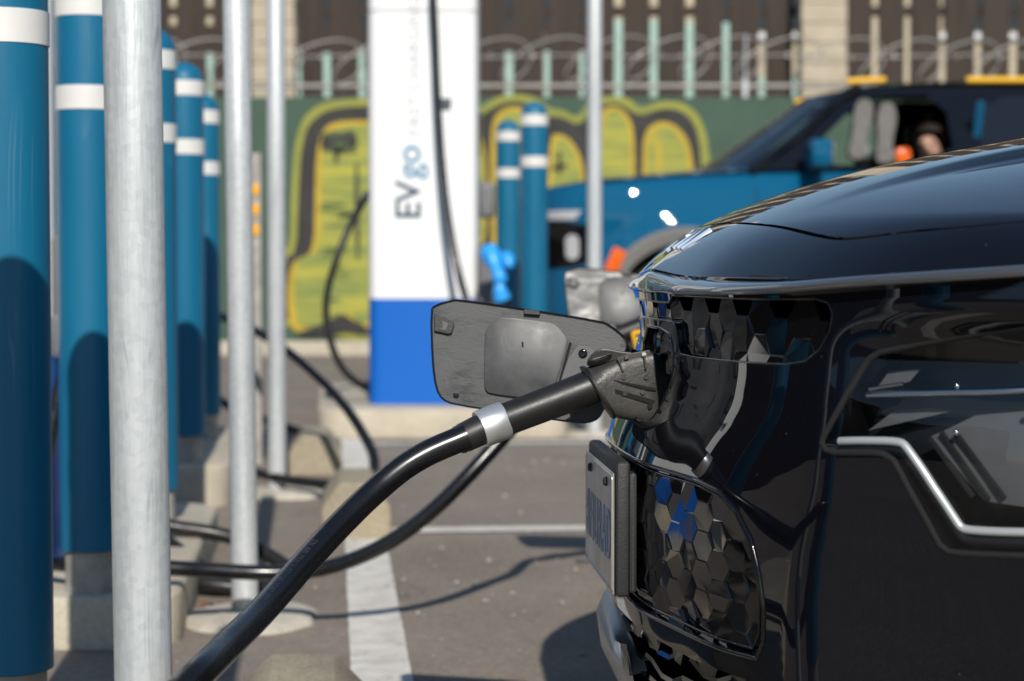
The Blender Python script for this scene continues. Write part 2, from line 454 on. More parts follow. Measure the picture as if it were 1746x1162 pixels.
# --- hood height field
CX = [0.0, .013, .05, .095, .16, .221, .283, .344, .405, .467, .511, .7, 1.0, 1.30]
CZ = [.782, .794, .824, .851, .880, .900, .915, .927, .938, .949, .957, .987, 1.030, 1.060]
NX = ([0, .25, .48, .6, .75, .82, .88, .91], [.012, .030, .085, .139, .258, .335, .45, .62])      # x of the lip seam by |y|
NZ = ([0, .25, .48, .75, .88, .91], [.794, .785, .784, .800, .815, .835])
HX = ([0, .2, .35, .5, .62, .7, .78, .84, .87, .905], [.094, .100, .112, .136, .205, .285, .44, .66, .95, 1.15])   # x of the bonnet shut line
def hood_z(x, y):
    t = np.abs(y); w = x-herm(*NX, t)
    base = herm(CX, CZ, x)-.145*t*t
    bul = .010*sstep(.13, .42, x)*sstep(.335, .300, t)
    nx0 = herm(*NX, t)
    miss = (herm(CX, CZ, nx0)-.145*t*t)-herm(*NZ, t)       # what the lip sits below the plain field
    roll = miss*np.clip(1-w/(.07+.05*t), 0, 1)**2
    return base+bul-roll

CAR_POS = (.170, 2.62); CAR_ROT = math.radians(4.0)
# ------------------------------------------------------------------ ground and painted lines
ROW = Vector((-.093, 1, 0)).normalized()          # direction of the charger row
AXIS = Vector((ROW.y, -ROW.x, 0))                 # direction the cars point away from it
g = mesh('asphalt_ground', [(-300, -300, 0), (300, -300, 0), (300, 300, 0), (-300, 300, 0)], [(0, 1, 2, 3)], M['asphalt'])
tag(g, 'worn grey brown asphalt of the parking lot', kind='structure')

def stripe(a, b, wd, z=.004):
    a, b = Vector(a), Vector(b); d = (b-a).normalized(); n = Vector((-d.y, d.x, 0))*wd/2
    k = max(2, int((b-a).length/.05)); vs, fs = [], []
    for i in range(k+1):
        p = a+(b-a)*i/k
        e = rnd.uniform(-.004, .004), rnd.uniform(-.004, .004)
        vs += [p+n*(1+e[0]*5)+Vector((0, 0, z)), p-n*(1+e[1]*5)+Vector((0, 0, z))]
    fs = [(2*i, 2*i+1, 2*i+3, 2*i+2) for i in range(k)]
    return mesh('painted_line', vs, fs, M['line_paint'], g)
stripe((-.09, 2.0, 0), (-.72, 9.05, 0), .118)
for Yl in (5.92, 8.78):
    o_ = Vector((-.10-.093*(Yl-2.1), Yl, 0))
    stripe(o_+AXIS*.06, o_+AXIS*5.2, .105)
o_ = Vector((.17, 1.05, 0)); stripe(o_, o_+AXIS*5.2, .105)

def island(name, x0, x1, y0, y1, h, label):
    """raised concrete kerb island with rounded corners, its long side along the charger row"""
    r = .12; pts = []
    for cx, cy, a0 in ((x1-r, y1-r, 0), (x0+r, y1-r, 90), (x0+r, y0+r, 180), (x1-r, y0+r, 270)):
        for k in range(7):
            a = math.radians(a0+15*k); pts.append((cx+r*math.cos(a), cy+r*math.sin(a)))
    ym = (y0+y1)/2
    fn = lambda u, v, d: (u-.093*(v-ym), v, d)
    o = prism(name, pts, -.05, h, fn, M['kerb'], None, bev=.018, seg=3)
    return tag(o, label, kind='structure')
island('kerb_island', -1.85, -.77, 4.10, 5.75, .11, 'raised concrete kerb island beneath the two nearer blue bollards')
island('kerb_island', -1.95, -1.0, 6.50, 8.10, .14, 'raised concrete kerb island under the middle blue bollards')
island('kerb_island', -.99, .17, 9.14, 11.2, .13, 'raised concrete kerb island carrying the white and blue charger')
island('kerb_island', -1.70, -.66, 2.55, 3.12, .11, 'raised concrete kerb island at the very front left')

# strip of kerb and dirt along the fence foot
tag(mesh('dirt_verge', [(-20, 17.6, .006), (25, 17.6, .006), (25, 21, .02), (-20, 21, .02)], [(0, 1, 2, 3)], M['dirt']), 'strip of brown dirt along the foot of the green fence', kind='structure')
k_ = box('far_kerb', (2.2, 17.5, .05), (16, .16, .14), M['kerb'], None, bev=.015); tag(k_, 'low concrete kerb edging the dirt by the fence', kind='structure')

# ------------------------------------------------------------------ concrete wheel stops
def wheel_stop(x, y, wd, h, ln, label):
    fn = lambda u, v, d: (x+u-.093*d, y+d, v)
    prof = [(-wd/2, 0), (-wd/2, h*.55), (-wd*.24, h), (wd*.24, h), (wd/2, h*.55), (wd/2, 0)]
    o = prism('wheel_stop', prof, 0, ln, fn, M['stop'], None, bev=.012, seg=2)
    return tag(o, label, 'wheel stop', 'concrete wheel stops along the white line')
wheel_stop(-.315, 2.93, .225, .13, .48, 'chamfered tan concrete wheel stop at the bottom edge beside the thick white line')
wheel_stop(-.452, 5.76, .205, .165, .42, 'chamfered tan concrete wheel stop behind the black cable, on the white line')
wheel_stop(-.74, 7.45, .205, .155, .42, 'chamfered tan concrete wheel stop right of the second thin post')

# ------------------------------------------------------------------ green screened chain-link fence with graffiti and razor wire
FY = 18.8
fence = empty('green_screen_fence', (2.2, FY, 0))
tag(fence, 'chain-link fence covered in green windscreen with yellow graffiti and razor wire on top', 'fence')
W2 = 15.0
def fpt(px, py, d=0.0):
    p = at(px, py, FY-d); return Vector((p.x-2.2, -d, p.z))
vs, fs = [], []                                    # slightly wavy cloth
nx_, nz_ = 120, 10
for j in range(nz_+1):
    for i in range(nx_+1):
        x = -W2+2*W2*i/nx_; z = .03+2.335*j/nz_
        vs.append((x, .012*math.sin(x*2.1)*math.sin(z*1.3+.4), z))
for j in range(nz_):
    for i in range(nx_): fs.append((j*(nx_+1)+i, j*(nx_+1)+i+1, (j+1)*(nx_+1)+i+1, (j+1)*(nx_+1)+i))
mesh('windscreen', vs, fs, M['screen_green'], fence, smooth=True)
for k in range(11):
    lathe('fence_post', [(.03, 0), (.03, 2.5), (.02, 2.53), (0, 2.54)], M['galv'], fence, n=10, M=Matrix.Translation((-14.5+2.9*k, .07, 0)))
tube('top_rail', [(-W2, .07, 2.47), (0, .07, 2.475), (W2, .07, 2.47)], .021, M['pipe'], fence, n=8, step=1)
zz = []
for i in range(600): zz.append((-W2+i*.05, .045, 2.35 if i % 2 else 2.43))
tag(tube('chain_link_tips', zz, .0022, M['wire'], fence, n=4, smooth_path=False), 'row of twisted chain-link tips along the fence top', kind='stuff')
# razor wire coils: each a loop of flattened helix
hel = []
for i in range(1300):
    a = i*2*math.pi/26; x = -W2+i*(.55/26)
    hel.append((x+.27*math.sin(a*1.0+.6)+.04*math.sin(i*.05), .05+.12*math.sin(a), 2.72+.205*math.cos(a)+.02*math.sin(i*.021)))
tube('razor_wire_coil', hel, .0082, M['wire'], fence, n=5, smooth_path=False)
tube('barbed_strand', [(-W2+i*.5, .05, 2.755+.012*math.sin(i*1.7)) for i in range(61)], .0075, M['wire'], fence, n=5, step=.5)
bv = bmesh.new()
for i in range(150):
    x = -W2+i*.2; bmesh.ops.create_cube(bv, size=1, matrix=Matrix.Translation((x, .05, 2.755+.01*math.sin(i)))@Matrix.Rotation(i*1.3, 4, 'X')@Matrix.Diagonal((.02, .012, .05, 1)))
o = bm_obj('wire_barbs', bv, M['wire'], fence); o['kind'] = 'stuff'
for i in range(11):
    tube('wire_bracket', [(-14.5+2.9*i, .07, 2.5), (-14.5+2.9*i, .02, 2.95)], .012, M['galv'], fence, n=6, step=.3)

M['graf_streak'] = mat('green_spray_streak', (.10, .15, .06), .85, var=.2, scale=4)
def spray(name, poly, layer, m, smooth_it=2):
    """flat sprayed shape lying on the cloth"""
    if smooth_it: poly = chaikin(poly, smooth_it)
    poly = densify(poly, 6)
    P, Fc, N, lp = sheet([(float(a), float(b)) for a, b in poly], [], 14, lambda V: (np.array([fpt(a, b, .018+.004*layer) for a, b in V]), None))
    return mesh(name, P, [f[::-1] for f in Fc], m, fence)
LFT = [(479, 596), (479, 430), (494, 424), (497, 330), (502, 250), (514, 205), (540, 180), (575, 170), (640, 168), (720, 170), (790, 190), (815, 185)]
OUT = LFT+[(851, 164), (882, 160), (915, 166), (937, 186), (961, 188), (985, 203), (1004, 172), (1040, 163), (1071, 167), (1092, 186), (1126, 173), (1161, 174), (1188, 192), (1204, 226), (1209, 262), (1212, 285), (1247, 258), (1235, 300), (1222, 360), (1222, 592)]
spray('graffiti_outer_outline', OUT, 0, M['graf_yellow'], 1)
BLK = [(484, 578), (484, 438), (505, 432), (508, 330), (513, 255), (524, 214), (548, 192), (580, 183), (640, 180), (715, 183), (790, 204), (818, 198), (853, 176), (882, 172), (908, 178), (932, 199), (958, 199), (988, 216), (1010, 184), (1040, 175), (1064, 179), (1088, 199), (1126, 185), (1156, 186), (1178, 201), (1192, 230), (1197, 300), (1197, 580)]
spray('graffiti_black_outline', BLK, 1, M['graf_black'], 1)
FILLS = [[(487, 566), (487, 448), (532, 442), (534, 330), (536, 260), (545, 222), (562, 206), (600, 202), (660, 203), (720, 206), (770, 225), (790, 300), (790, 560), (700, 545), (640, 560), (615, 566), (585, 540), (560, 566), (520, 572)],
         [(806, 420), (806, 240), (814, 222), (826, 240), (832, 300), (832, 420)],
         [(838, 560), (834, 330), (833, 226), (840, 195), (858, 181), (886, 178), (906, 190), (918, 215), (922, 330), (922, 560)],
         [(930, 560), (930, 230), (955, 224), (979, 240), (997, 271), (1001, 330), (1001, 560)],
         [(1016, 560), (1016, 240), (1022, 186), (1038, 178), (1056, 180), (1073, 192), (1084, 218), (1086, 300), (1086, 560)],
         [(1092, 560), (1092, 260), (1096, 225), (1110, 208), (1133, 203), (1160, 214), (1180, 242), (1187, 300), (1187, 560)]]
for f in FILLS:
    c = np.mean(np.array(f), 0)
    f = [(c[0]+(a-c[0])*(1-3.5/max(14, abs(a-c[0])+8)), c[1]+(b-c[1])*(1-3.5/max(14, abs(b-c[1])+8))) for a, b in f]
    spray('graffiti_golden_edge', f, 2, M['graf_orange'], 2)
    inner = [(c[0]+(a-c[0])*(1-13/max(20, abs(a-c[0])+25)), c[1]+(b-c[1])*(1-9/max(20, abs(b-c[1])+25))) for a, b in f]
    spray('graffiti_fill', inner, 3, M['graf_fill'], 2)
for poly in ([(545, 240), (560, 222), (585, 226), (600, 220), (612, 240), (605, 256), (590, 252), (588, 266), (582, 252), (572, 290), (568, 255), (550, 258)],
             [(604, 280), (612, 276), (614, 450), (606, 440)], [(575, 368), (615, 358), (615, 366), (580, 374)],
             [(560, 548), (582, 534), (600, 545), (625, 556), (625, 574), (590, 566), (560, 574), (500, 574), (520, 562)],
             [(950, 258), (957, 258), (958, 300), (951, 300)], [(940, 284), (968, 278), (968, 286), (940, 292)],
             [(812, 330), (832, 318), (834, 340), (822, 372), (812, 360)]):
    spray('graffiti_scribble', poly, 4, M['graf_black'], 1)
spray('graffiti_highlight', [(1113, 225), (1122, 232), (1128, 262), (1128, 300), (1120, 300), (1120, 262)], 4, M['graf_orange'], 1)

for k in range(26):
    x0 = rnd.choice([540, 545, 560, 845, 940, 1030, 1100]); y0 = rnd.uniform(215, 540); ln = rnd.uniform(25, 60)
    spray('graffiti_streak', [(x0, y0), (x0+ln*.5, y0-2), (x0+ln, y0+1), (x0+ln*.5, y0+rnd.uniform(3, 7))], 5+k % 3, M['graf_streak'], 1)
# ------------------------------------------------------------------ dark board fence behind it
BY = 20.6
bf = empty('board_fence', (2.2, BY, 0)); tag(bf, 'tall dark brown vertical board fence with bright gaps behind the razor wire', 'fence')
gaps = [(297, 13), (359, 13), (420, 13), (508, 15), (558, 14), (618, 14), (680, 14), (742, 14), (805, 14), (868, 16), (932, 12), (992, 10), (1054, 16), (1114, 15), (1175, 16), (1237, 13), (1298, 13), (1355, 12), (1428, 12), (1490, 12), (1545, 11), (1605, 12), (1665, 13), (1725, 15)]
gaps = [(a_, w_*.82) for a_, w_ in gaps]
gaps = [(297-61*k, 13) for k in range(16, 0, -1)]+gaps+[(1725+61*k, 13) for k in range(1, 14)]
for (a, wa), (b, wb) in zip(gaps[:-1], gaps[1:]):
    x0 = at(a+wa/2, 300, BY).x-2.2; x1 = at(b-wb/2, 300, BY).x-2.2
    z0 = .04; z1 = 4.6+rnd.uniform(-.02, .02)
    box('board', ((x0+x1)/2, rnd.uniform(-.006, .006), (z0+z1)/2), (x1-x0, .03, z1-z0), M['board'], bf, bev=.004, seg=1)
for z in (.6, 1.9, 3.40, 4.3):
    box('rail', (0, .065, z), (24, .05, .10), M['board'], bf)
def pier(px0, px1, label):
    x0, x1 = at(px0, 300, 20.1).x, at(px1, 300, 20.1).x
    e = empty('block_pier', ((x0+x1)/2, 20.15, 0)); wd = x1-x0
    for k in range(23):
        ww = wd-rnd.uniform(0, .012)
        box('block', (rnd.uniform(-.004, .004), 0, .1+.2*k), (ww, .36, .193), M['pier'], e, bev=.008, seg=1)
    box('mortar_core', (0, 0, 2.3), (wd-.03, .32, 4.6), M['pier'], e)
    return tag(e, label, 'pier', 'block piers in front of the board fence')
pier(1362, 1440, 'beige concrete block pier rising behind the windscreen of the blue vehicle')
pier(432, 506, 'beige concrete block pier partly hidden behind the two thin posts')

bl2 = empty('side_board_fence', (-11, 8, 0)); tag(bl2, 'dark board fence along the left side of the lot, mirrored in the black paint', 'fence')
for k in range(60): box('board', (rnd.uniform(-.006, .006), -15+.46*k, 1.9), (.03, .457, 3.8+rnd.uniform(-.02, .02)), M['board'], bl2, bev=.004, seg=1)
for z in (.6, 3.2): box('rail', (-.06, -1.4, z), (.05, 27.6, .10), M['board'], bl2)
# ------------------------------------------------------------------ building and mint cladding seen through the gaps
bl = empty('stucco_building', (4, 30, 0)); tag(bl, 'sunlit beige stucco building glimpsed through the board gaps', 'building')
box('wall', (0, 3, 2.9), (46, 6, 5.8), M['stucco'], bl)
M['dark_glass'] = mat('dark_window_glass', (.02, .024, .03), .08, spec=.6)
for r in range(1):
    for k in range(13):
        wn = box('window', (-20+3.3*k, -.02, 4.75+2.6*r), (1.3, .08, .9), M['dark_glass'], bl)
        box('frame', (-20+3.3*k, -.03, 4.2+2.6*r), (1.5, .16, .08), M['charger_white'], bl)
mt = empty('mint_shed', (4, 25, 0)); tag(mt, 'pale mint green metal shed showing through the lower board gaps', 'shed')
for k in range(40):
    px_ = 873+(4-16+.8*k)*FPX/25
    h = 3.44 if px_ < 1020 else 3.84 if px_ < 1205 else 2.6 if px_ < 1262 else 3.12 if px_ < 1420 else 3.0
    h += rnd.uniform(-.05, .05)
    if px_ < 1205: box('fascia_board', (-16+.8*k, .03, 3.60), (.795, .05, .36), M['board'], mt)
    box('cladding_sheet', (-16+.8*k, 0, h/2), (.792, .05, h), M['mint'], mt, bev=.006, seg=1)

# ------------------------------------------------------------------ loose grit on the asphalt
M['grit'] = mat('pale_grit', (.42, .38, .32), .9, var=.35, scale=3)
bg_ = bmesh.new(); rg = random.Random(5)
for k in range(260):
    Y_ = 2.6+9*rg.random()**1.6; X_ = rg.uniform(-.6, .5)+rg.gauss(0, .25); r_ = rg.choice((.0025, .003, .004, .006))*(.6+.15*Y_)
    bmesh.ops.create_icosphere(bg_, subdivisions=1, radius=r_, matrix=Matrix.Translation((X_, Y_, r_*.4+.002)) @ Matrix.Rotation(rg.uniform(0, 6), 4, 'Z') @ Matrix.Diagonal((1, rg.uniform(.5, .9), .55, 1)))
tag(bm_obj('loose_grit', bg_, M['grit']), 'scattered pale grit and pebbles on the asphalt', kind='stuff')
M['leaf'] = mat('dry_brown_leaf', (.20, .085, .03), .8, var=.3, scale=8)
bl_ = bmesh.new()
for k in range(14):
    p = Vector((-.70+rg.gauss(0, .08), 4.75+rg.gauss(0, .12), .006)); a = rg.uniform(0, 6.28); L = rg.uniform(.025, .05)
    Mx = Matrix.Translation(p) @ Matrix.Rotation(a, 4, 'Z')
    c = bl_.verts.new(Mx @ Vector((0, 0, .003)))
    rim_ = [bl_.verts.new(Mx @ Vector((L*math.cos(t)*.5, L*.28*math.sin(t), .006+.006*math.cos(2*t)))) for t in np.linspace(0, 2*math.pi, 10, endpoint=False)]
    for i in range(10): bl_.faces.new((c, rim_[i], rim_[(i+1) % 10]))
tag(bm_obj('leaf_litter', bl_, M['leaf']), 'dry brown leaves by the foot of the post', kind='stuff')
# ------------------------------------------------------------------ blue bollards
BOL = {}
def bollard(x, y, zk, top, label, rz=0.0, R=.0635):
    """top: height of the dome above the kerb; zk: kerb height"""
    e = empty('bollard', (x, y, zk), rz)
    key = round(top, 3)
    if key not in BOL:
        tmp = []
        dome = [(R*math.cos(a), top-R+R*math.sin(a)) for a in [math.radians(9*k) for k in range(10)]]+[(0, top)]
        tmp.append(('sleeve', [(R-.004, .088), (R, .090)]+[(R, .088+(top-R-.088)*k/6) for k in range(1, 6)]+dome, 'blue_sleeve', None))
        for i, zb in enumerate((top-.306, top-.113)):
            tmp.append(('reflective_band', [(R, zb), (R+.0016, zb+.0006), (R+.0016, zb+.0494), (R, zb+.05)], 'band', None))
        tmp.append(('base_pipe', [(R-.010, -.02), (R-.010, .091)], 'pipe', None))
        BOL[key] = [(n, lathe(n, p, M[m], None, n=48).data) for n, p, m, _ in tmp]
        for o in [o for o in COL.objects if o.type == 'MESH' and o.parent is None and o.name.split('.')[0] in ('sleeve', 'reflective_band', 'base_pipe')]:
            bpy.data.objects.remove(o)
    for n, me in BOL[key]: link(n, me, None, e)
    return tag(e, label, 'bollard', 'blue bollards guarding the chargers')
bollard(-.625, 1.93, .0, 1.425, 'blue bollard just outside the left edge that shades the front left bollard', .4)
bollard(-.746, 2.94, .11, 1.315, 'largest blue bollard cut by the left edge, one white band showing', 0)
bollard(-.888, 4.18, .11, 1.315, 'blue bollard just left of the large foreground grey post', 1.1)
bollard(-.955, 5.30, .11, 1.315, 'blue bollard mostly hidden behind the large foreground grey post', 2.0)
bollard(-1.085, 6.62, .14, 1.326, 'blue domed bollard standing clear just right of the large foreground post', .7)
bollard(-1.170, 7.55, .14, 1.300, 'blue bollard peeking out to the right behind the domed bollard', 2.6)
bollard(.104, 9.32, .13, 1.425, 'taller looking blue bollard right of the white charger', .2)
bollard(-.020, 10.5, .13, 1.425, 'shorter looking blue bollard directly beside the white charger', 1.5)

# ------------------------------------------------------------------ galvanised steel posts
def post(x, y, r, h, label, pad=None, lean=0.0):
    e = empty('steel_post', (x, y, 0))
    p = lathe('pipe', [(r, -.03), (r, h*.3), (r, h*.6), (r, h-.01), (r-.006, h), (0, h+.004)], M['galv'], e, n=48)
    p.rotation_euler = (0, lean, 0)
    if pad:
        n = 36; ra, rb = pad; vs = [(0, 0, .022)]; fs = []
        ph = [rnd.uniform(0, 6.28) for _ in range(4)]
        for ring, (q, z) in enumerate(((.45, .024), (.82, .019), (.97, .010), (1.03, -.004))):
            for k in range(n):
                a = 2*math.pi*k/n; f = 1+.09*math.sin(2*a+ph[0])+.07*math.sin(3*a+ph[1])+.04*math.sin(7*a+ph[2])+rnd.uniform(-.02, .02)
                vs.append((ra*q*f*math.cos(a)+.012, rb*q*f*math.sin(a), z+rnd.uniform(-.002, .002)))
        for k in range(n): fs.append((0, 1+k, 1+(k+1) % n))
        for rr in range(3):
            for k in range(n):
                a, b = 1+rr*n, 1+(rr+1)*n; fs.append((a+k, b+k, b+(k+1) % n, a+(k+1) % n))
        mesh('concrete_footing', vs, fs, M['pad'], e, smooth=True)
    return tag(e, label, 'post', 'galvanised posts along the stalls')
post(-.388, 2.10, .0305, 1.45, 'thick galvanised grey post in the left foreground, running off both edges', None, -.010)
post(-.600, 4.45, .0300, 1.5, 'galvanised grey post with its foot in a pale concrete patch behind the black cable', (.165, .17), -.009)
post(-.815, 6.88, .0315, 1.75, 'thinner galvanised grey post standing second right of the foreground post', (.16, .17), .002)
post(.382, 9.25, .0345, 2.6, 'thin galvanised grey post between the charger and the blue vehicle', (.13, .13))

# grey channel post with amber reflectors
e = empty('reflector_post', (-1.02, 7.95, 0)); tag(e, 'slim grey post with three amber reflectors between the two grey posts', 'post')
box('channel', (0, 0, .61), (.042, .03, 1.26), M['pipe'], e, bev=.004)
M['amber'] = mat('amber_reflector', (.85, .40, .02), .35)
for z in (1.095, 1.015, .935): box('reflector', (0, -.019, z), (.030, .008, .044), M['amber'], e, bev=.003)

def loose(me, m, parent):
    """one object for each letter"""
    bm = bmesh.new(); bm.from_mesh(me); left = set(bm.verts); groups = []
    while left:
        st = [left.pop()]; g_ = set(st)
        while st:
            for ed in st.pop().link_edges:
                for v in ed.verts:
                    if v in left: left.discard(v); g_.add(v); st.append(v)
        groups.append(g_)
    for g_ in groups:
        idx = {v: i for i, v in enumerate(g_)}
        fs = [[idx[v] for v in f.verts] for f in bm.faces if f.verts[0] in idx]
        mesh('letter', [v.co[:] for v in idx], fs, m, parent)
    bm.free()
# ------------------------------------------------------------------ chargers
def charger(x, y, zb, label, rz=0.0, wd=.52):
    e = empty('charger', (x, y, zb), rz)
    dp = .62; hw = wd/2; r = .055
    out = []
    for cx, cy, a0 in ((hw-r, dp-r, 0), (-hw+r, dp-r, 90), (-hw+r, r, 180), (hw-r, r, 270)):
        for k in range(9):
            a = math.radians(a0+11.25*k); out.append((cx+r*math.cos(a), cy+r*math.sin(a)))
    fn = lambda u, v, d: (u, v, d)
    prism('plinth', out, 0, .503, fn, M['charger_blue'], e)
    prism('cabinet', out, .5035, 1.86, fn, M['charger_white'], e)
    prism('upper_cabinet', out, 1.863, 2.25, fn, M['charger_white'], e, bev=.01)
    # lettering reads upwards on the face towards the camera
    def letters(s, size, z0, xb, m, sp=1.0):
        me = text_mesh(s, size, extrude=.0006, spacing=sp, bold=.0022 if s == 'EV' else .0010 if s == 'go' else .0)
        co = np.array([v.co[:] for v in me.vertices])
        for v in me.vertices:
            a, b, c = v.co; v.co = (xb-b, -.0012-c, z0+a)
        me.materials.clear()
        loose(me, M[m], e); return co[:, 0].max()
    xb = -.013
    l1 = letters('EV', .168, .878, xb, 'print_navy', .98)
    l2 = letters('go', .168, .878+l1+.006, xb, 'print_teal', .98)
    letters('FAST CHARGING', .082, .878+l1+l2+.05, xb, 'print_grey', 1.06)
    # holster with two connectors on the right-hand side
    box('holster', (hw+.045, .10, .64), (.088, .24, .24), M['charger_grey'], e, bev=.02)
    box('holster_lip', (hw+.035, -.03, .53), (.07, .06, .10), M['charger_grey'], e, bev=.015)
    box('holster', (hw+.04, .34, .98), (.08, .20, .17), M['charger_grey'], e, bev=.02)
    box('cable_clip', (.112, -.035, 1.44), (.05, .05, .02), M['charger_grey'], e, bev=.005)
    M.setdefault('screen', mat('dark_screen', (.02, .025, .03), .12))
    box('display', (hw+.004, .30, 1.30), (.012, .26, .20), M['screen'], e, bev=.003)
    return tag(e, label, 'charger', 'white and blue chargers')
charger(-.423, 9.46, .13, 'white charger with blue plinth and lettering in the centre background')
charger(-1.285, 4.42, .11, 'charger mostly hidden behind the front left bollards', math.atan(.093))
charger(-1.63, 6.95, .14, 'charger hidden behind the middle bollards', math.atan(.093))

# ------------------------------------------------------------------ hanging and trailing cables of the other chargers
def cable(name, pts, r, label, m='cable', n=14):
    o = tube(name, [at(*p) for p in pts], r, M[m], None, n=n, step=.03)
    return tag(o, label, 'cable', 'black charging cables')
cable('charging_cable', [(734, -118, 9.50), (735, -112, 9.42), (737, -90, 9.36), (738, -50, 9.33), (739, 0, 9.32), (742, 60, 9.33), (744, 120, 9.33), (748, 200, 9.32), (753, 270, 9.30), (760, 340, 9.27), (769, 400, 9.24), (781, 460, 9.2), (793, 505, 9.15), (815, 560, 9.1), (840, 600, 9.08), (862, 560, 9.1), (866, 500, 9.2)], .0175, 'black cable hanging down the front of the white charger')
cable('charging_cable', [(628, 330, 9.9), (616, 350, 9.6), (597, 385, 9.5), (575, 440, 9.45), (560, 490, 9.45), (556, 540, 9.45), (566, 590, 9.45), (585, 630, 9.5), (612, 655, 9.6), (640, 668, 9.75)], .0175, 'black cable looping out at the left side of the white charger', 'cable_matt')
cable('charging_cable', [(300, 500, 8.1), (352, 531, 7.9), (410, 552, 7.7), (470, 585, 7.45), (530, 632, 7.2), (580, 683, 7.0), (618, 738, 6.8), (638, 785, 6.66), (634, 812, 6.62), (590, 826, 6.66), (530, 824, 6.75), (470, 815, 6.85), (420, 800, 7.1), (360, 782, 7.4), (300, 768, 7.8)], .0172, 'black cable arching from the left and curling back at the white line')
cable('charging_cable', [(310, 630, 8.3), (352, 660, 8.2), (385, 690, 8.1), (440, 712, 8.0), (500, 733, 7.9), (528, 741, 7.85)], .0175, 'short black cable lying behind the two thin grey posts', 'cable_matt', 12)
cable('charging_cable', [(240, 880, 5.0), (290, 898, 5.0), (340, 905, 5.0), (400, 918, 5.0), (450, 942, 4.96), (490, 968, 4.92), (505, 985, 4.88), (480, 1000, 4.8), (420, 1003, 4.75), (350, 996, 4.75), (290, 985, 4.8)], .0185, 'thick black cable coiled on the asphalt right of the foreground post', 'cable_matt')
cable('charging_cable', [(262, 905, 4.9), (300, 935, 4.85), (340, 965, 4.8), (375, 985, 4.78), (420, 996, 4.85)], .0175, 'grey sheened cable dropping diagonally beside the foreground post', 'cable_matt')
# ------------------------------------------------------------------ black hatchback
M['paint_black'] = mat('black_car_paint', (.0035, .004, .007), .5, coat=1.0, coatrough=.012, spec=.0)
M['gloss_black'] = mat('gloss_black_plastic', (.004, .004, .005), .06, spec=.55, rvar=.02, scale=12)
dust(M['paint_black'], (.13, .125, .12), 90, .075)
M['lip_trim'] = mat('satin_grey_trim', (.13, .132, .138), .32, metal=.6, coat=1.0, coatrough=.02)
M['satin_black'] = mat('textured_black_plastic', (.020, .020, .021), .55, var=.15, scale=40, bump=.15, bscale=400)
M['matt_black'] = mat('matt_black_void', (.006, .006, .006), .9)
M['chrome'] = mat('chrome_trim', (.75, .76, .78), .14, metal=1.0)
M['lamp_inner'] = mat('lamp_inner_satin', (.095, .096, .10), .45, var=.15, scale=10)
M['lamp_dark'] = mat('lamp_inner_black', (.010, .011, .013), .3)
M['drl'] = mat('unlit_silver_light_guide', (.72, .72, .72), .3, metal=.35)
M['lamp_cover'] = clear_glass('clear_lamp_cover', (.84, .855, .87), 1.52, .008)
M['plate_metal'] = mat('worn_plate_metal', (.66, .65, .62), .32, metal=.55, col2=(.42, .38, .34), scale=10, detail=8)
M['plate_blue'] = mat('plate_lettering_blue', (.26, .30, .40), .35, metal=.4)
M['skid'] = mat('silver_skid_trim', (.36, .36, .365), .38, metal=.7)
M['tyre'] = mat('tyre_rubber', (.018, .018, .018), .85, bump=.3, bscale=80)
M['alloy'] = mat('dark_alloy', (.18, .18, .19), .35, metal=.8)
M['tint'] = mat('tinted_glass', (.008, .010, .013), .03, spec=.7)
M['flap_plastic'] = mat('scuffed_grey_plastic', (.064, .064, .065), .46, col2=(.018, .018, .019), scale=20, stretch=(1, 1, 3), rvar=.14, spec=.5, detail=9, bump=.05, bscale=160)
scuff(M['flap_plastic'], (.13, .13, .13), .22, 16, .008, (1, 1, .35))
M['flap_pad'] = mat('worn_pad_plastic', (.085, .085, .087), .44, col2=(.038, .038, .040), scale=15, rvar=.14, spec=.5, detail=9)
scuff(M['flap_pad'], (.16, .16, .16), .22, 14, .008, (1, 1, .35))
M['orange'] = mat('orange_lens', (.75, .12, .01), .25)

car = empty('black_car', (*CAR_POS, 0), CAR_ROT)
tag(car, 'glossy black hatchback plugged in at its nose in the right foreground', 'car')
CARM = Matrix.Translation((*CAR_POS, 0)) @ Matrix.Rotation(CAR_ROT, 4, 'Z')
CINV = CARM.inverted()

def body_n(V):
    s, z = V[:, 0], V[:, 1]; e = .0015
    P = body(s, z)
    ds = body(s+e, z)-body(s-e, z); dz = body(s, z+e)-body(s, z-e)
    N = np.cross(ds, dz); N /= np.linalg.norm(N, axis=1)[:, None]
    c = P-np.array([2.2, 0, 0]); c[:, 2] = 0
    N[(N*c).sum(1) < 0] *= -1
    return P, N
def body_off(off):
    def fn(V):
        P, N = body_n(V); return P+N*off, N
    return fn
def oriented(P, F, N):
    out = []
    for f in F:
        a, b, c = (np.asarray(P[i]) for i in f[:3]); n = np.cross(b-a, c-a)
        out.append(f if (n*N[list(f)].sum(0)).sum() >= 0 else f[::-1])
    return out
def body_sheet(name, outline, holes, step, m, parent, off=0.0, normals=True):
    P, F, N, lp = sheet(outline, holes, step, body_off(off))
    return mesh(name, P, oriented(P, F, N), m, parent, smooth=True, normals=N if normals else None)
def body_line(pts, off):
    P, N = body_n(np.array(pts, float)); return [Vector(p+n*off) for p, n in zip(P, N)]
def wall(name, loop, o0, o1, m, parent, n_in=1):
    """side wall of an opening, from the surface inward"""
    lp = densify(loop, .008); A = body_line(lp, o0); B = body_line(lp, o1); n = len(lp)
    return mesh(name, A+B, [(i, (i+1) % n, n+(i+1) % n, n+i) for i in range(n)], m, parent, smooth=True)
def mirror(lst): return [(-a, b) for a, b in lst]

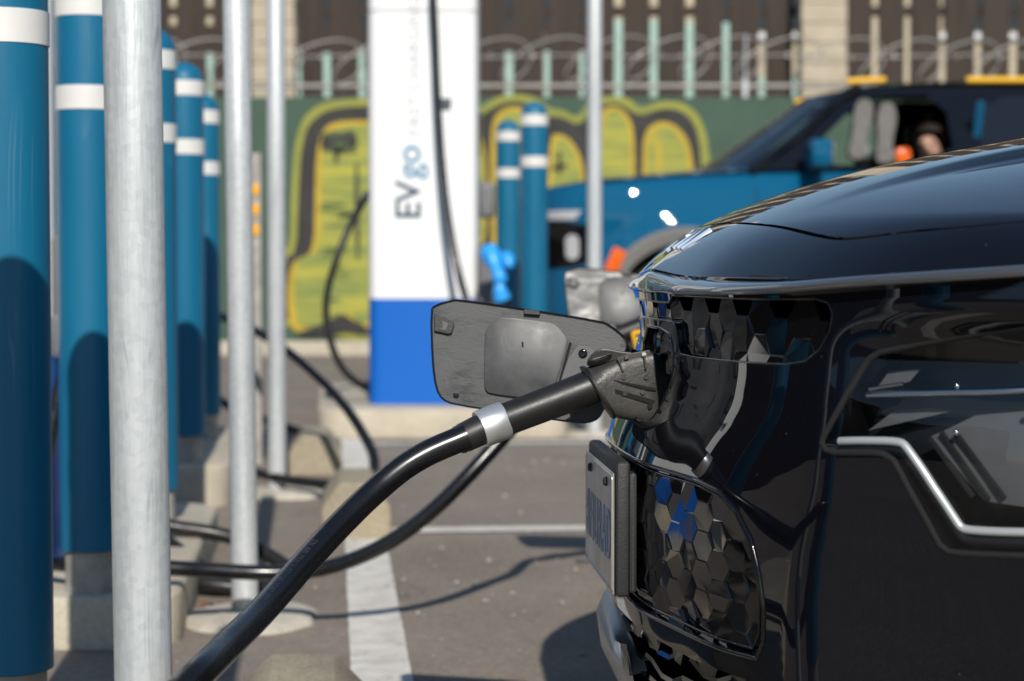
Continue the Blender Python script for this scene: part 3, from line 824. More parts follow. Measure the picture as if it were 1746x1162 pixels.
ZT = ([0, .25, .5, .65, .82, 1.0, 1.2], [.762, .765, .768, .776, .786, .800, .815])      # underside of the bonnet lip
ztop = lambda s: float(herm(*ZT, abs(s)))

UP_NEAR = [(.578, .7640), (.600, .7600), (.609, .7490), (.607, .7310), (.595, .7110), (.574, .6985), (.538, .6936), (.42, .6912), (.265, .6885), (.205, .6900), (.192, .7000), (.186, .7240), (.172, .7285)]
H_UP = [(.205, .7612), (.4, .7612), (.50, .7622)]+UP_NEAR+[(-.060, .7285)]+mirror([(.192-.09, .7240), (.10, .7000), (.115, .6900), (.265, .6885), (.42, .6912), (.538, .6936), (.574, .6985), (.595, .7110), (.607, .7310), (.609, .7490), (.600, .7600), (.578, .7640), (.50, .7622), (.4, .7612), (.15, .7612)])+[(-.125, .7520), (.165, .7520), (.185, .7612)]
H_PORT = chaikin([(-.055, .718), (.150, .718), (.170, .695), (.180, .66), (.168, .615), (.14, .602), (-.03, .602), (-.055, .63)], 1)
LOW_NEAR = [(.2382, .556), (.37, .5556), (.4365, .549), (.475, .533), (.504, .506), (.5187, .470), (.525, .433), (.521, .397), (.507, .377), (.435, .3745), (.21, .3766)]
H_LOW = LOW_NEAR+[(0, .380)]+mirror(LOW_NEAR[::-1])+[(0, .557)]
IN_NEAR = [(.20, .352), (.36, .348), (.48, .350), (.505, .335), (.515, .30), (.47, .262), (.2, .255)]
H_IN = IN_NEAR+mirror(IN_NEAR[::-1])
HEAD = [(.619, .625), (.6276, .6416), (.6421, .6723), (.6542, .6983), (.660, .7065), (.670, .7117), (.7146, .7205), (.7763, .7305), (.8368, .7390), (.90, .747), (.97, .750), (.99, .735), (.975, .66), (.945, .585), (.925, .546), (.905, .530), (.8622, .5235), (.8295, .5210), (.765, .5180), (.750, .5185), (.741, .5245), (.7243, .5588), (.7062, .5927), (.698, .6060), (.688, .6112), (.6759, .6118), (.6348, .6092), (.6235, .6110), (.617, .618)]
# --- front bumper skin
top_edge = [(s, ztop(s)) for s in np.linspace(1.16, -1.16, 120)]
OUTL = [(-1.16, .235), (1.16, .235)]+top_edge
OUTL = [(s, z) for s, z in OUTL]
body_sheet('bumper', OUTL, [H_UP, H_PORT, H_LOW, H_IN, HEAD, mirror(HEAD)[::-1]], .0085, M['paint_black'], car)

# --- bright lip between bonnet and grille
vs, fs = [], []; NS, NK = 161, 9
ss = np.linspace(-1.16, 1.16, NS)
bt, bn = body_n(np.array([(s, ztop(s)) for s in ss]))
for i in range(NS):
    t = abs(bt[i][1]); B = Vector(bt[i]); tt = min(t, .905)
    nxx = float(herm(*NX, tt)); A = Vector((nxx+.001, bt[i][1], float(herm(*NZ, tt))-.0035))
    a_ = abs(ss[i]); push = .0+.015*float(sstep(.10, .40, a_)*sstep(1.12, .85, a_))
    B0 = B.copy(); B = B+Vector(bn[i])*push; B.z += .002
    C = Vector((B.x, B.y, max(A.z-.002, B.z+.012)))
    vs.append(Vector((A.x+.004, A.y, A.z-.010)))
    for k in range(NK):
        u = k/(NK-1); vs.append(A*(1-u)**2+C*2*u*(1-u)+B*u*u)
    vs.append(B-Vector(bn[i])*.002-Vector((0, 0, .003))); vs.append(B0-Vector(bn[i])*.006-Vector((0, 0, .001)))
K_ = NK+3
for i in range(NS-1):
    for k in range(K_-1): fs.append((i*K_+k, (i+1)*K_+k, (i+1)*K_+k+1, i*K_+k+1))
o = mesh('bonnet_lip', vs, fs, M['lip_trim'], car, smooth=True); o.data.set_sharp_from_angle(angle=math.radians(48))

# --- nose panel and bonnet
def panel(name, tmax, nt_, nr, x0f, x1f, fold0, fold1):
    vs, fs = [], []
    ts = np.sin(np.linspace(-1, 1, nt_)*math.pi/2*.98)/math.sin(math.pi/2*.98)*tmax
    rs = np.linspace(0, 1, nr)**1.25
    for t in ts:
        a, b = x0f(abs(t)), x1f(abs(t))
        row = [(a+fold0*.4, t, float(hood_z(a, t))-.009*bool(fold0))] if fold0 else []
        row += [(a+(b-a)*r, t, float(hood_z(a+(b-a)*r, t))) for r in rs]
        if fold1: row.append((b-.0015, t, float(hood_z(b, t))-.009))
        vs += row; k = len(row)
    n = len(ts)
    for i in range(n-1):
        for j in range(k-1): fs.append((i*k+j, i*k+j+1, (i+1)*k+j+1, (i+1)*k+j))
    o = mesh(name, vs, fs, M['paint_black'], car, smooth=True); o.data.set_sharp_from_angle(angle=math.radians(50))
    return o
fx = lambda t: float(herm(*NX, t)); hx = lambda t: float(herm(*HX, t))
panel('nose_panel', .905, 150, 40, fx, hx, .004, .004)
panel('bonnet', .868, 150, 70, lambda t: hx(t)+.0045, lambda t: max(hx(t)+.02, 1.30-.2*t*t), .004, 0)
# dark gasket under the shut line
vs, fs = [], []
for i, t in enumerate(np.linspace(-.86, .86, 90)):
    z = float(hood_z(hx(abs(t)), t))-.007; vs += [(hx(abs(t))-.006, t, z), (hx(abs(t))+.012, t, z+.002)]
fs = [(2*i, 2*i+1, 2*i+3, 2*i+2) for i in range(89)]
mesh('bonnet_gasket', vs, fs, M['matt_black'], car)

# --- faceted hexagon panels behind the openings
def hexpanel(name, s0, s1, z0, z1, r, stretch, off, tilt, parent):
    """moulded panel of flat hexagon facets, each leaning its own way, joined by narrow bevels"""
    rr = random.Random(11); vs, fs, cor = [], [], {}
    hx_, hz_ = 1.5*r*stretch, math.sqrt(3)*r; ins = .955
    for i in range(int((s1-s0)/hx_)+2):
        for j in range(int((z1-z0)/hz_)+2):
            cs = s0+i*hx_; cz = z0+j*hz_+(hz_/2 if i % 2 else 0)
            if cz+r*.87 > z1+.012: continue
            ta, tb, td = rr.gauss(0, tilt), rr.gauss(0, tilt), rr.uniform(-.0012, .0012)
            # split most cells into two flat leaves along a random diagonal
            ids = []
            for k in range(6):
                du, dv = r*stretch*math.cos(math.pi/3*k), r*math.sin(math.pi/3*k)
                key = (round(cs+du, 3), round(cz+dv, 3))
                ids.append(len(vs)); cor.setdefault(key, []).append((len(vs), cs, cz))
                vs.append((cs+du*ins, cz+dv*ins, off+td+ta*du+tb*dv))
            if rr.random() < .55:
                k0 = rr.randrange(3); fold = rr.uniform(-1, 1)*tilt*r*.9
                for k in (k0+1, k0+2): a_, b_, d_ = vs[ids[k % 6]]; vs[ids[k % 6]] = (a_, b_, d_+fold)
                fs += [[ids[(k0+k) % 6] for k in range(4)], [ids[(k0+3+k) % 6] for k in range(4)]]
            else: fs.append(ids)
    cells = {}
    keys = list(cor)
    edge = {}
    for kx in cor:
        L = cor[kx]
        if len(L) == 3:
            L2 = sorted(L, key=lambda q: math.atan2(q[2]-kx[1], (q[1]-kx[0])/stretch)); fs.append([q[0] for q in L2])
    by_cell = {}
    for kx, L in cor.items():
        for vid, cs, cz in L: by_cell.setdefault((cs, cz), []).append((kx, vid))
    pair = {}
    for c, L in by_cell.items():
        for kx, vid in L:
            for ky, vid2 in L:
                if kx < ky and math.hypot((kx[0]-ky[0])/stretch, kx[1]-ky[1]) < r*1.1: pair.setdefault((kx, ky), []).append((vid, vid2))
    for L in pair.values():
        if len(L) == 2: (a_, b_), (c_, d_) = L; fs.append([a_, b_, d_, c_])
    A = np.array(vs); P, N = body_n(A[:, :2]); P = P+N*A[:, 2:3]
    bm = bmesh.new(); bvs = [bm.verts.new(p) for p in P]
    for f in fs:
        try: bm.faces.new([bvs[i] for i in f])
        except ValueError: pass
    return bm_obj(name, bm, M['gloss_black'], parent)
hexpanel('upper_grille_panel', -.64, .64, .682, .768, .0235, 1.35, -.0085, .026, car)
hexpanel('lower_grille_panel', -.56, .56, .345, .575, .0195, 1.45, -.010, .060, car)
wall('upper_grille_reveal', H_UP, 0, -.014, M['gloss_black'], car)
wall('lower_grille_reveal', H_LOW, 0, -.016, M['gloss_black'], car)
def rim(name, loop, r, off, m, parent):
    lp = densify(loop, .012); P = body_line(lp, off)
    return tube(name, P+[P[0]], r, m, parent, n=8, smooth_path=False)
rim('upper_grille_rim', H_UP, .0015, -.001, M['gloss_black'], car)
rim('lower_grille_rim', H_LOW, .0026, .0, M['gloss_black'], car)
rim('lower_grille_inner_rim', [(s*.965, .466+(z-.466)*.93) for s, z in H_LOW], .0018, -.008, M['gloss_black'], car)

# --- charge port recess
wall('port_reveal', H_PORT, 0, -.12, M['satin_black'], car)
body_sheet('port_back', H_PORT, [], .02, M['matt_black'], car, off=-.12, normals=False)
rim('port_rim', H_PORT, .0022, -.001, M['gloss_black'], car)
pc = Vector(body_line([(.11, .655)], -.10)[0])
RX = Matrix.Rotation(-math.pi/2, 4, 'Y')
lathe('port_socket', [(.036, 0), (.036, .05), (.031, .052), (.031, .01), (0, .01)], M['satin_black'], car, n=28, M=Matrix.Translation(pc) @ RX)
for s_, z_ in ((.162, .664), (.172, .652)):
    c = body_line([(s_, z_)], -.022)[0]
    lathe('rubber_stop', [(.011, 0), (.011, .012), (.007, .018), (0, .019)], M['gloss_black'], car, n=18, M=Matrix.Translation(c) @ RX)

# --- lower intake: mesh backing, zigzag bars and silver skid trim
wall('intake_reveal', H_IN, 0, -.07, M['satin_black'], car)
body_sheet('intake_back', H_IN, [], .02, M['matt_black'], car, off=-.07, normals=False)
for zc in (.335, .305, .275):
    pts = []
    for k in range(-14, 15):
        s = k*.036; pts.append((s, zc+(.008 if (k % 4) in (0, 1) else -.004)))
    P = body_line(pts, -.012)
    vs, fs = [], []
    for p in P: vs += [p, p+Vector((.045, 0, -.004)), p+Vector((.045, 0, -.010)), p+Vector((-.001, 0, -.006))]
    for i in range(len(P)-1):
        for a, b in ((0, 1), (1, 2), (2, 3), (3, 0)): fs.append((4*i+a, 4*i+b, 4*i+4+b, 4*i+4+a))
    mesh('intake_bar', vs, fs, M['gloss_black'], car)
vs, fs = [], []
for i, s in enumerate(np.linspace(-.50, .07, 40)):
    end = math.sin(math.pi*i/39)**.4
    for z, off in ((.17, -.01), (.21, .012), (.27, .020*end), (.31, .017*end), (.330*end+.27*(1-end), .004), (.332*end+.27*(1-end), -.02)):
        vs.append(body_line([(s, z)], off)[0])
for i in range(39):
    for k in range(5): fs.append((i*6+k, i*6+k+1, (i+1)*6+k+1, (i+1)*6+k))
mesh('skid_trim', vs, fs, M['skid'], car, smooth=True)
vs, fs = [], []
for i, s in enumerate(np.linspace(-1.16, 1.16, 60)):
    for z, off in ((.236, -.001), (.20, .004), (.175, -.012), (.17, -.06)): vs.append(body_line([(s, z)], off)[0])
for i in range(59):
    for k in range(3): fs.append((i*4+k, i*4+k+1, (i+1)*4+k+1, (i+1)*4+k))
mesh('lower_valance', vs, fs, M['satin_black'], car, smooth=True)

# --- headlights
def headlight(sgn):
    H = HEAD if sgn > 0 else mirror(HEAD)[::-1]
    mm = lambda L: [(sgn*a, b) for a, b in L]
    hl = body_sheet('headlight', H, [], .012, M['lamp_dark'], car, off=-.065, normals=False)
    wall('lamp_surround', H, -.001, -.065, M['gloss_black'], hl)
    rim('lamp_seal', H, .0035, -.002, M['matt_black'], hl)
    path = mm([(.6288, .6211), (.6566, .6234), (.697, .6252), (.705, .6200), (.7304, .5848), (.7533, .5465), (.759, .5392), (.768, .5383), (.7896, .5388), (.8295, .5410), (.8622, .5435), (.91, .548)])
    P = body_line(densify(chaikin(path, 2, False), .004, False), -.016)
    tube('daytime_running_light', P, .0046, M['drl'], hl, n=10, smooth_path=False)
    Pb = body_line([(a+sgn*.001, b-.011) for a, b in path], -.022)
    tube('light_guide_bezel', Pb, .0085, M['lamp_dark'], hl, n=8, step=.006)
    tube('chrome_strip', body_line(mm([(.6505, .6723), (.694, .6752), (.735, .6778), (.782, .6806), (.822, .6838), (.89, .689)]), -.022), .0036, M['chrome'], hl, n=8, step=.01)
    tube('chrome_strip', body_line(mm([(.653, .6778), (.690, .6846)]), -.020), .0020, M['chrome'], hl, n=6, step=.01)
    # stepped satin reflector plates inside
    body_sheet('lamp_plate', mm([(.6542, .6790), (.666, .6975), (.7013, .7010), (.6917, .6889)]), [], .02, M['lamp_inner'], hl, off=-.030, normals=False)
    body_sheet('lamp_plate', mm([(.642, .637), (.671, .659), (.7134, .6644), (.7376, .6621), (.68, .647)]), [], .02, M['lamp_inner'], hl, off=-.045, normals=False)
    body_sheet('lamp_plate', mm([(.7195, .6337), (.762, .6573), (.825, .6652), (.89, .672), (.91, .62), (.90, .566), (.8295, .5603), (.7957, .5620), (.775, .5635)]), [], .02, M['lamp_inner'], hl, off=-.038, normals=False)
    for k, (a, b2) in enumerate((((.7316, .6384), (.7812, .5659)), ((.7461, .6384), (.7981, .5690)), ((.7195, .6321), (.7654, .5682)))):
        tube('lamp_fin', body_line(mm([a, b2]), -.034), .0030, M['matt_black'], hl, n=6, step=.02)
    for a, b in ((.745, .685), (.751, .638), (.8235, .662)):
        c = body_line(mm([(a, b)]), -.024)[0]
        bmc = bmesh.new(); bmesh.ops.create_icosphere(bmc, subdivisions=2, radius=.0032, matrix=Matrix.Translation(c))
        bm_obj('lamp_stud', bmc, M['chrome'], hl, smooth=True)
    body_sheet('lamp_cover', H, [], .010, M['lamp_cover'], hl, off=-.0015)
    return hl
headlight(1); headlight(-1)

# --- number plate on its plastic bracket
pb = box('plate_bracket', (-.0430, 0, .470), (.019, .312, .170), M['satin_black'], car, bev=.006, seg=3)
box('bracket_wing', (-.031, -.146, .466), (.010, .030, .150), M['satin_black'], pb, bev=.004)
pl = box('number_plate', (-.0545, 0, .464), (.0022, .305, .152), M['plate_metal'], car, bev=.0009, seg=1)
fr = []
for a0, cy, cz in ((0, .1445, .0675), (90, -.1445, .0675), (180, -.1445, -.0675), (270, .1445, -.0675)):
    for k in range(5):
        a = math.radians(a0+22.5*k); fr.append(Vector((-.0558, (cy+.005*math.cos(a)) if True else 0, .464+cz+.005*math.sin(a))))
tube('plate_rim', fr+[fr[0]], .0014, M['plate_metal'], pl, n=6, smooth_path=False)
me = text_mesh('8FIURAD', .088, 'CENTER', extrude=.0008, spacing=1.12)
xs_ = [v.co.x for v in me.vertices]; wd_ = max(xs_)-min(xs_)
for v in me.vertices:
    a, b, c = v.co; v.co = (-.0562-c, -a*.27/wd_, .427+b*1.05)
loose(me, M['plate_blue'], pl)
for yy in (-.09, .09):
    lathe('plate_bolt', [(.006, 0), (.006, .003), (.004, .005), (0, .005)], M['satin_black'], pl, n=10, M=Matrix.Translation((-.0555, yy, .523)) @ RX)

# --- raised emblem strokes on the nose panel
def stroke(a, b):
    A = Vector((a[1], a[0], float(hood_z(a[1], a[0]))+.0012)); B = Vector((b[1], b[0], float(hood_z(b[1], b[0]))+.0012))
    d = (B-A).normalized(); n = Vector((0, 1, 0)); n = (n-d*n.dot(d)).normalized()*.0027; u = d.cross(n).normalized()*.0022
    if u.z < 0: u = -u
    vs = [A+n-u, A-n-u, B-n-u, B+n-u, A+n*.7+u, A-n*.7+u, B-n*.7+u, B+n*.7+u]
    return mesh('emblem_stroke', vs, [(0, 1, 2, 3), (4, 7, 6, 5), (0, 4, 5, 1), (1, 5, 6, 2), (2, 6, 7, 3), (3, 7, 4, 0)], M['chrome'], emb)
emb = empty('emblem', (0, 0, 0), 0, car)
xa, xb_ = .044, .082
for a, b in (((.075, xa), (.075, xb_)), ((.070, .062), (.030, xb_)), ((.055, .066), (.022, xa)), ((.015, xa), (.015, xb_)), ((.008, xb_-.002), (-.022, xa)), ((-.022, xa), (-.022, xb_)), ((-.022, xb_), (-.058, xa)), ((-.058, xb_), (-.058, xa))):
    stroke(a, b)

# --- rest of the car: sides with wheel arches, wheels, cabin
def arch(sc_, r=.352, n=28): return [(sc_+r*math.cos(a), .335+r*math.sin(a)) for a in np.linspace(-.25, math.pi+.25, n)]
x2s = lambda xx: float(np.interp(xx, _PX[300:], _S[300:]))
for sg in (1, -1):
    tops = []
    for s in np.linspace(S_END, 1.16, 60):
        xx = float(np.interp(s, _S, _PX))
        tops.append((sg*s, min(1.0, max(.812, float(hood_z(min(xx, 1.2), .905))-.004)) if xx < 1.2 else .93+.07*min(1, (xx-1.2)/1.5)))
    s1, s2 = x2s(.90), x2s(3.60)
    lo = [(1.16, .235)]
    lo += [(x, max(.20, z)) for x, z in arch(s1)[::-1]]+[(x, max(.20, z)) for x, z in arch(s2)[::-1]]+[(S_END-.01, .22)]
    outl = [(sg*a, b) for a, b in lo]+tops
    body_sheet('body_side', outl if sg > 0 else outl[::-1], [], .04, M['paint_black'], car)
    for xc in (.90, 3.60):
        wh = empty('wheel', (xc, -sg*.80, .335), 0, car)
        RW = Matrix.Rotation(math.pi/2, 4, 'X')
        lathe('tyre', [(.215, -.1), (.31, -.105), (.332, -.085), (.335, 0), (.332, .085), (.31, .105), (.215, .1)], M['tyre'], wh, n=48, M=RW)
        lathe('rim', [(.216, -.09), (.20, -.06), (.05, -.05), (.05, .05), (.20, .06), (.216, .09)], M['alloy'], wh, n=40, M=RW)
        for k in range(5):
            a = 2*math.pi*k/5
            box('spoke', (.12*math.cos(a), -sg*.075, .12*math.sin(a)), (.20, .03, .05), M['alloy'], wh, bev=.008, rot=Matrix.Rotation(-a, 4, 'Y'))
        box('wheel_well', (xc, -sg*.60, .40), (.74, .30, .52), M['matt_black'], car)
box('underbody', (2.2, 0, .24), (3.4, 1.2, .06), M['matt_black'], car)
def quadstrip(name, rows, m, smooth=True):
    n = len(rows[0]); vs = [v for r in rows for v in r]
    return mesh(name, vs, [(i*n+j, i*n+j+1, (i+1)*n+j+1, (i+1)*n+j) for i in range(len(rows)-1) for j in range(n-1)], m, car, smooth)
ys = np.linspace(-1, 1, 15)
arc = lambda x, wd, z, bow, sag=.03: [(x+bow*y*y, wd*y, z-sag*y*y) for y in ys]
quadstrip('windscreen', [arc(1.20, .80, 1.045, .16), arc(1.5, .76, 1.22, .16), arc(1.80, .71, 1.38, .16), arc(2.02, .66, 1.475, .14)], M['tint'])
quadstrip('cowl', [arc(1.08, .84, 1.035, .10), arc(1.20, .80, 1.046, .16)], M['satin_black'])
quadstrip('roof', [arc(2.02, .66, 1.476, .14), arc(2.4, .65, 1.53, .05, .05), arc(3.1, .63, 1.53, 0, .05), arc(3.8, .60, 1.47, -.06, .05)], M['paint_black'])
quadstrip('rear_window', [arc(3.8, .60, 1.469, -.06, .05), arc(4.1, .66, 1.25, -.08), arc(4.33, .74, 1.0, -.12)], M['tint'])
quadstrip('tailgate', [arc(4.33, .74, .998, -.12), arc(4.40, .76, .80, -.14), arc(4.38, .76, .55, -.14)], M['paint_black'])
for sg in (1, -1):
    lowr = [(1.18+.16, .80), (1.5, .855), (2.0, .885), (2.8, .885), (3.5, .86), (4.0, .78), (4.2, .72)]
    upr = [(1.50, .762), (1.94, .71), (2.17, .665), (2.8, .645), (3.4, .625), (3.75, .60), (4.02, .64)]
    zl = [1.02, .985, .985, 1.0, 1.01, 1.02, 1.01]; zu = [1.12, 1.32, 1.455, 1.50, 1.475, 1.42, 1.25]
    mids = [((a[0]+b[0])/2, (a[1]+b[1])/2+.015) for a, b in zip(lowr, upr)]
    quadstrip('side_window', [[(a[0], -sg*a[1], z) for a, z in zip(lowr, zl)], [(a[0], -sg*a[1], (z1+z2)/2) for a, z1, z2 in zip(mids, zl, zu)], [(a[0], -sg*a[1], z) for a, z in zip(upr, zu)]], M['tint'])
    quadstrip('shoulder', [[(x, -sg*.90, .94+.06*min(1, (x-1.1)/1.5)) for x, _ in lowr], [(x, -sg*y, z) for (x, y), z in zip(lowr, zl)]], M['paint_black'])
    mr = box('mirror', (1.55, -sg*1.0, 1.04), (.12, .20, .13), M['paint_black'], car, bev=.03, seg=3)
    box('mirror_glass', (1.615, -sg*1.0, 1.04), (.006, .16, .10), M['chrome'], mr, bev=.002)
# ------------------------------------------------------------------ charge port flap (part of the car, opened towards the chargers)
def plane_pt(px, py, P0, n):
    o = Vector((0, 0, CAM_H)); d = at(px, py, 1.0)-o
    t = (P0-o).dot(n)/d.dot(n); return o+d*t
FP0 = at(905, 615, 2.69); FN = Vector((-.06, -1, .15)).normalized()
fl = lambda px, py, d=0.0: CINV @ (plane_pt(px, py, FP0, FN)+FN*d)
flap_poly = chaikin([(735, 528), (744, 521), (770, 513), (782, 512), (900, 529), (1026, 549), (1040, 556), (1063, 574), (1070, 586), (1067, 600), (1045, 660), (1025, 707), (1014, 718), (990, 722), (880, 706), (775, 690), (755, 682), (744, 664), (738, 620)], 1)
flap = prism('charge_port_flap', flap_poly, -.0065, 0, lambda u, v, d: fl(u, v, d), M['flap_plastic'], car, bev=.0012)
rim_p = [fl(a, b, .0006) for a, b in densify(flap_poly, 14)]
tube('flap_edge', rim_p+[rim_p[0]], .0016, M['gloss_black'], flap, n=6, smooth_path=False)
def flap_piece(name, poly, d0, d1, m, it=1, bev=.0008):
    return prism(name, chaikin(poly, it) if it else poly, d0, d1, lambda u, v, d: fl(u, v, d), m, flap, bev=bev, soft=35 if 'pad' in name else 20)
flap_piece('inner_pad', [(827, 572), (830, 560), (846, 545), (858, 541), (936, 550), (950, 556), (963, 572), (970, 583), (950, 650), (935, 684), (880, 678), (838, 672), (829, 668), (826, 655)], -.002, .0055, M['flap_pad'], 1)
flap_piece('hinge_plate', [(977, 586), (1012, 593), (1018, 605), (1000, 660), (975, 700), (942, 690)], -.002, .0045, M['flap_pad'], 1)
flap_piece('groove', [(971, 584), (975, 586), (957, 650), (953, 649)], -.001, .0048, M['matt_black'], 0, 0)
lt = flap_piece('latch_frame', [(741, 539), (752, 541), (774, 550), (775, 557), (771, 569), (765, 571), (748, 567), (741, 566)], -.001, .006, M['satin_black'], 0, .001)
flap_piece('latch_hole', [(754, 547), (766, 553), (761, 565), (748, 563), (755, 560)], .001, .0072, M['flap_pad'], 0, .0004)
flap_piece('top_clip', [(894, 528), (921, 532), (921, 539), (894, 537)], -.003, .008, M['satin_black'], 0, .0008)
flap_piece('bottom_clip', [(773, 671), (783, 672), (782, 678), (774, 677)], -.001, .004, M['matt_black'], 0, .0004)
flap_piece('drain_slot', [(890, 584), (893, 584), (893, 593), (890, 593)], .002, .0060, M['matt_black'], 0, 0)
nl = (CINV.to_3x3() @ FN).normalized()
sq = nl.to_track_quat('Z', 'Y').to_matrix().to_4x4()
lathe('flap_screw', [(.0062, 0), (.0062, .0018), (.0048, .0026), (.0026, .0026), (.0022, .0008), (0, .0008)], M['gloss_black'], flap, n=20, M=Matrix.Translation(fl(994, 604, .0044)) @ sq)
for a, b in (((1062, 585), (1112, 615)), ((1050, 640), (1108, 655))):
    A, B = CINV @ plane_pt(*a, FP0, FN), CINV @ at(b[0], b[1], 2.74)
    tube('hinge_arm', [A, (A+B)/2+Vector((-.01, .02, 0)), B], .006, M['satin_black'], flap, n=8)

# ------------------------------------------------------------------ charging plug in the port
PY_ = 2.475
M['plug'] = mat('moulded_black_plug', (.014, .0135, .013), .42, var=.18, scale=14, bump=.04, bscale=300, rvar=.08, detail=8)
M['plug_worn'] = mat('worn_plug_housing', (.060, .056, .051), .46, col2=(.030, .028, .026), scale=16, bump=.15, bscale=220, rvar=.10, detail=9)
scuff(M['plug_worn'], (.10, .095, .09), .5, 22, .02)
M['silver'] = mat('silver_collar', (.70, .71, .71), .34, metal=.75, var=.06, scale=20)
DP = .10; RS = .795
root_p = at(1125, 655, 2.52+DP)
plug = empty('charging_connector', root_p, CAR_ROT)
PM = Matrix.Translation(root_p) @ Matrix.Rotation(CAR_ROT, 4, 'Z'); PI_ = PM.inverted()
tag(plug, 'chunky black plug with silver collar and thick cable in the front car nose', 'charging plug')
pw = lambda px, py, Y: PI_ @ at(px, py, Y+DP)
# handle: turned about its own axis
def axis_lathe(name, A, B, prof, m, n=36):
    d = (B-A); L = d.length; q = d.to_track_quat('Z', 'Y').to_matrix().to_4x4()
    return lathe(name, [(r*RS, t*L) for t, r in prof], m, plug, n=n, M=Matrix.Translation(A) @ q)
H0, H1 = pw(838, 725, 2.44), pw(1030, 652, PY_)
axis_lathe('handle', H0, H1, [(-.02, .0), (.0, .0272), (.06, .0277), (.12, .0270), (.16, .0266), (.5, .0272), (.8, .0285), (1.0, .0295)], M['plug'])
S0, S1 = pw(818, 733, 2.437), pw(861, 716, 2.447)
axis_lathe('silver_collar', S0, S1, [(0, .0270), (0.0, .0298), (.06, .0308), (.94, .0308), (1, .0298), (1, .0268)], M['silver'])
C0, C1 = pw(780, 752, 2.425), pw(832, 727, 2.44)
axis_lathe('strain_relief', C0, C1, [(-.02, .0205), (0, .0222), (.1, .0235), (.14, .0225), (.2, .0240), (.9, .0252), (1.0, .0252)], M['plug'])
# head of the plug: loft of rounded sections that open towards the port
def loft_sections(name, secs, m, n=28):
    vs, fs = [], []
    for c, ax, up, hw0, hu, hd, ex in secs:
        sd_ = ax.cross(up).normalized()
        for k in range(n):
            a = 2*math.pi*k/n; cs, sn = math.cos(a), math.sin(a); hw = hw0*.86
            e = 2/ex; u = math.copysign(abs(cs)**e, cs)*hw; v = math.copysign(abs(sn)**e, sn)*(hu if sn > 0 else hd)
            vs.append(c+sd_*u+up*v)
    for i in range(len(secs)-1):
        for k in range(n): fs.append((i*n+k, i*n+(k+1) % n, (i+1)*n+(k+1) % n, (i+1)*n+k))
    fs.append(tuple(range(n-1, -1, -1))); fs.append(tuple((len(secs)-1)*n+k for k in range(n)))
    bm = bmesh.new(); b_ = [bm.verts.new(v) for v in vs]
    for f in fs: bm.faces.new([b_[i] for i in f])
    return bm_obj(name, bm, m, plug, autosmooth=40)
X_ = Vector((1, 0, 0)); Z_ = Vector((0, 0, 1))
ca = (pw(1100, 600, PY_)-pw(1000, 610, PY_)).normalized()
def sec(pt, pb_, hw, ex, Y=PY_):
    """section through two photo points (top and bottom edge of the housing)"""
    T_, B_ = pw(*pt, Y), pw(*pb_, Y); up = (T_-B_).normalized(); ax = Vector((0, -1, 0)).cross(up).normalized()
    h = (T_-B_).length/2
    return ((T_+B_)/2, -ax if ax.x < 0 else ax, up, hw, h, h, ex)
loft_sections('plug_head', [sec((993, 630), (1040, 708), .030, 2.2), sec((1000, 627), (1045, 710), .0335, 2.4), sec((1030, 617), (1052, 713), .035, 4.0, 2.482),
                            sec((1062, 606), (1070, 716), .036, 6.0, 2.485), sec((1095, 600), (1100, 719), .036, 7.0, 2.486), sec((1109, 598), (1122, 720), .036, 7.0, 2.486), sec((1128, 606), (1150, 716), .034, 3.4, 2.50), sec((1165, 612), (1172, 706), .030, 3.0, 2.52)], M['plug_worn'])
loft_sections('collar_ridge', [sec((988, 626), (1043, 714), .034, 2.1), sec((992, 624), (1047, 715), .0358, 2.2), sec((998, 625), (1050, 712), .0345, 2.3)], M['plug'])
# thumb latch on top
def side_prism(name, poly, y0, y1, m, bev=.001, it=1):
    """extruded between two distances from the camera"""
    pp = chaikin(poly, it) if it else poly
    return prism(name, pp, y0, y1, lambda u, v, d: pw(u, v, d), m, plug, bev=bev)
side_prism('latch_housing', [(999, 626), (1003, 610), (1018, 596), (1034, 594), (1062, 600), (1080, 601), (1082, 612), (1050, 616), (1020, 624)], 2.462, 2.512, M['plug'], .002)
side_prism('thumb_lever', [(1003, 620), (1006, 611), (1026, 607), (1045, 600), (1043, 608), (1030, 616), (1012, 621)], 2.452, 2.470, M['plug'], .003)
side_prism('top_web', [(1050, 615), (1053, 609), (1080, 602), (1108, 597), (1110, 618), (1080, 620), (1056, 626)], 2.459, 2.468, M['plug_worn'], .001, 0)
NEAR = 2.4530
def rib(name, poly, m, proud=.0008, back=.02):
    return side_prism(name, poly, NEAR-proud, NEAR+back, m, .0004, 0)
rib('vent_slot', [(1038, 646), (1046, 648), (1117, 662), (1119, 667), (1106, 666), (1060, 655)], M['matt_black'], .0008)
rib('vent_slot', [(1023, 659), (1040, 661), (1117, 683), (1112, 690), (1060, 675), (1022, 664)], M['matt_black'], .0008)
rib('clip_boss', [(1062, 667), (1069, 666), (1070, 675), (1062, 676)], M['satin_black'], .0022)
rib('clip_boss', [(1104, 690), (1114, 687), (1112, 696), (1106, 699)], M['matt_black'], .0014)
rib('moulded_rib', [(1052, 611), (1055, 611), (1064, 634), (1061, 635)], M['plug_worn'], .0022)
rib('moulded_rib', [(1097, 606), (1100, 606), (1103, 629), (1100, 630)], M['plug_worn'], .0030)
rib('moulded_rib', [(1065, 606), (1074, 604), (1072, 612), (1065, 614)], M['flap_pad'], .0014)
qn = Vector((0, -1, 0)).to_track_quat('Z', 'Y').to_matrix().to_4x4()
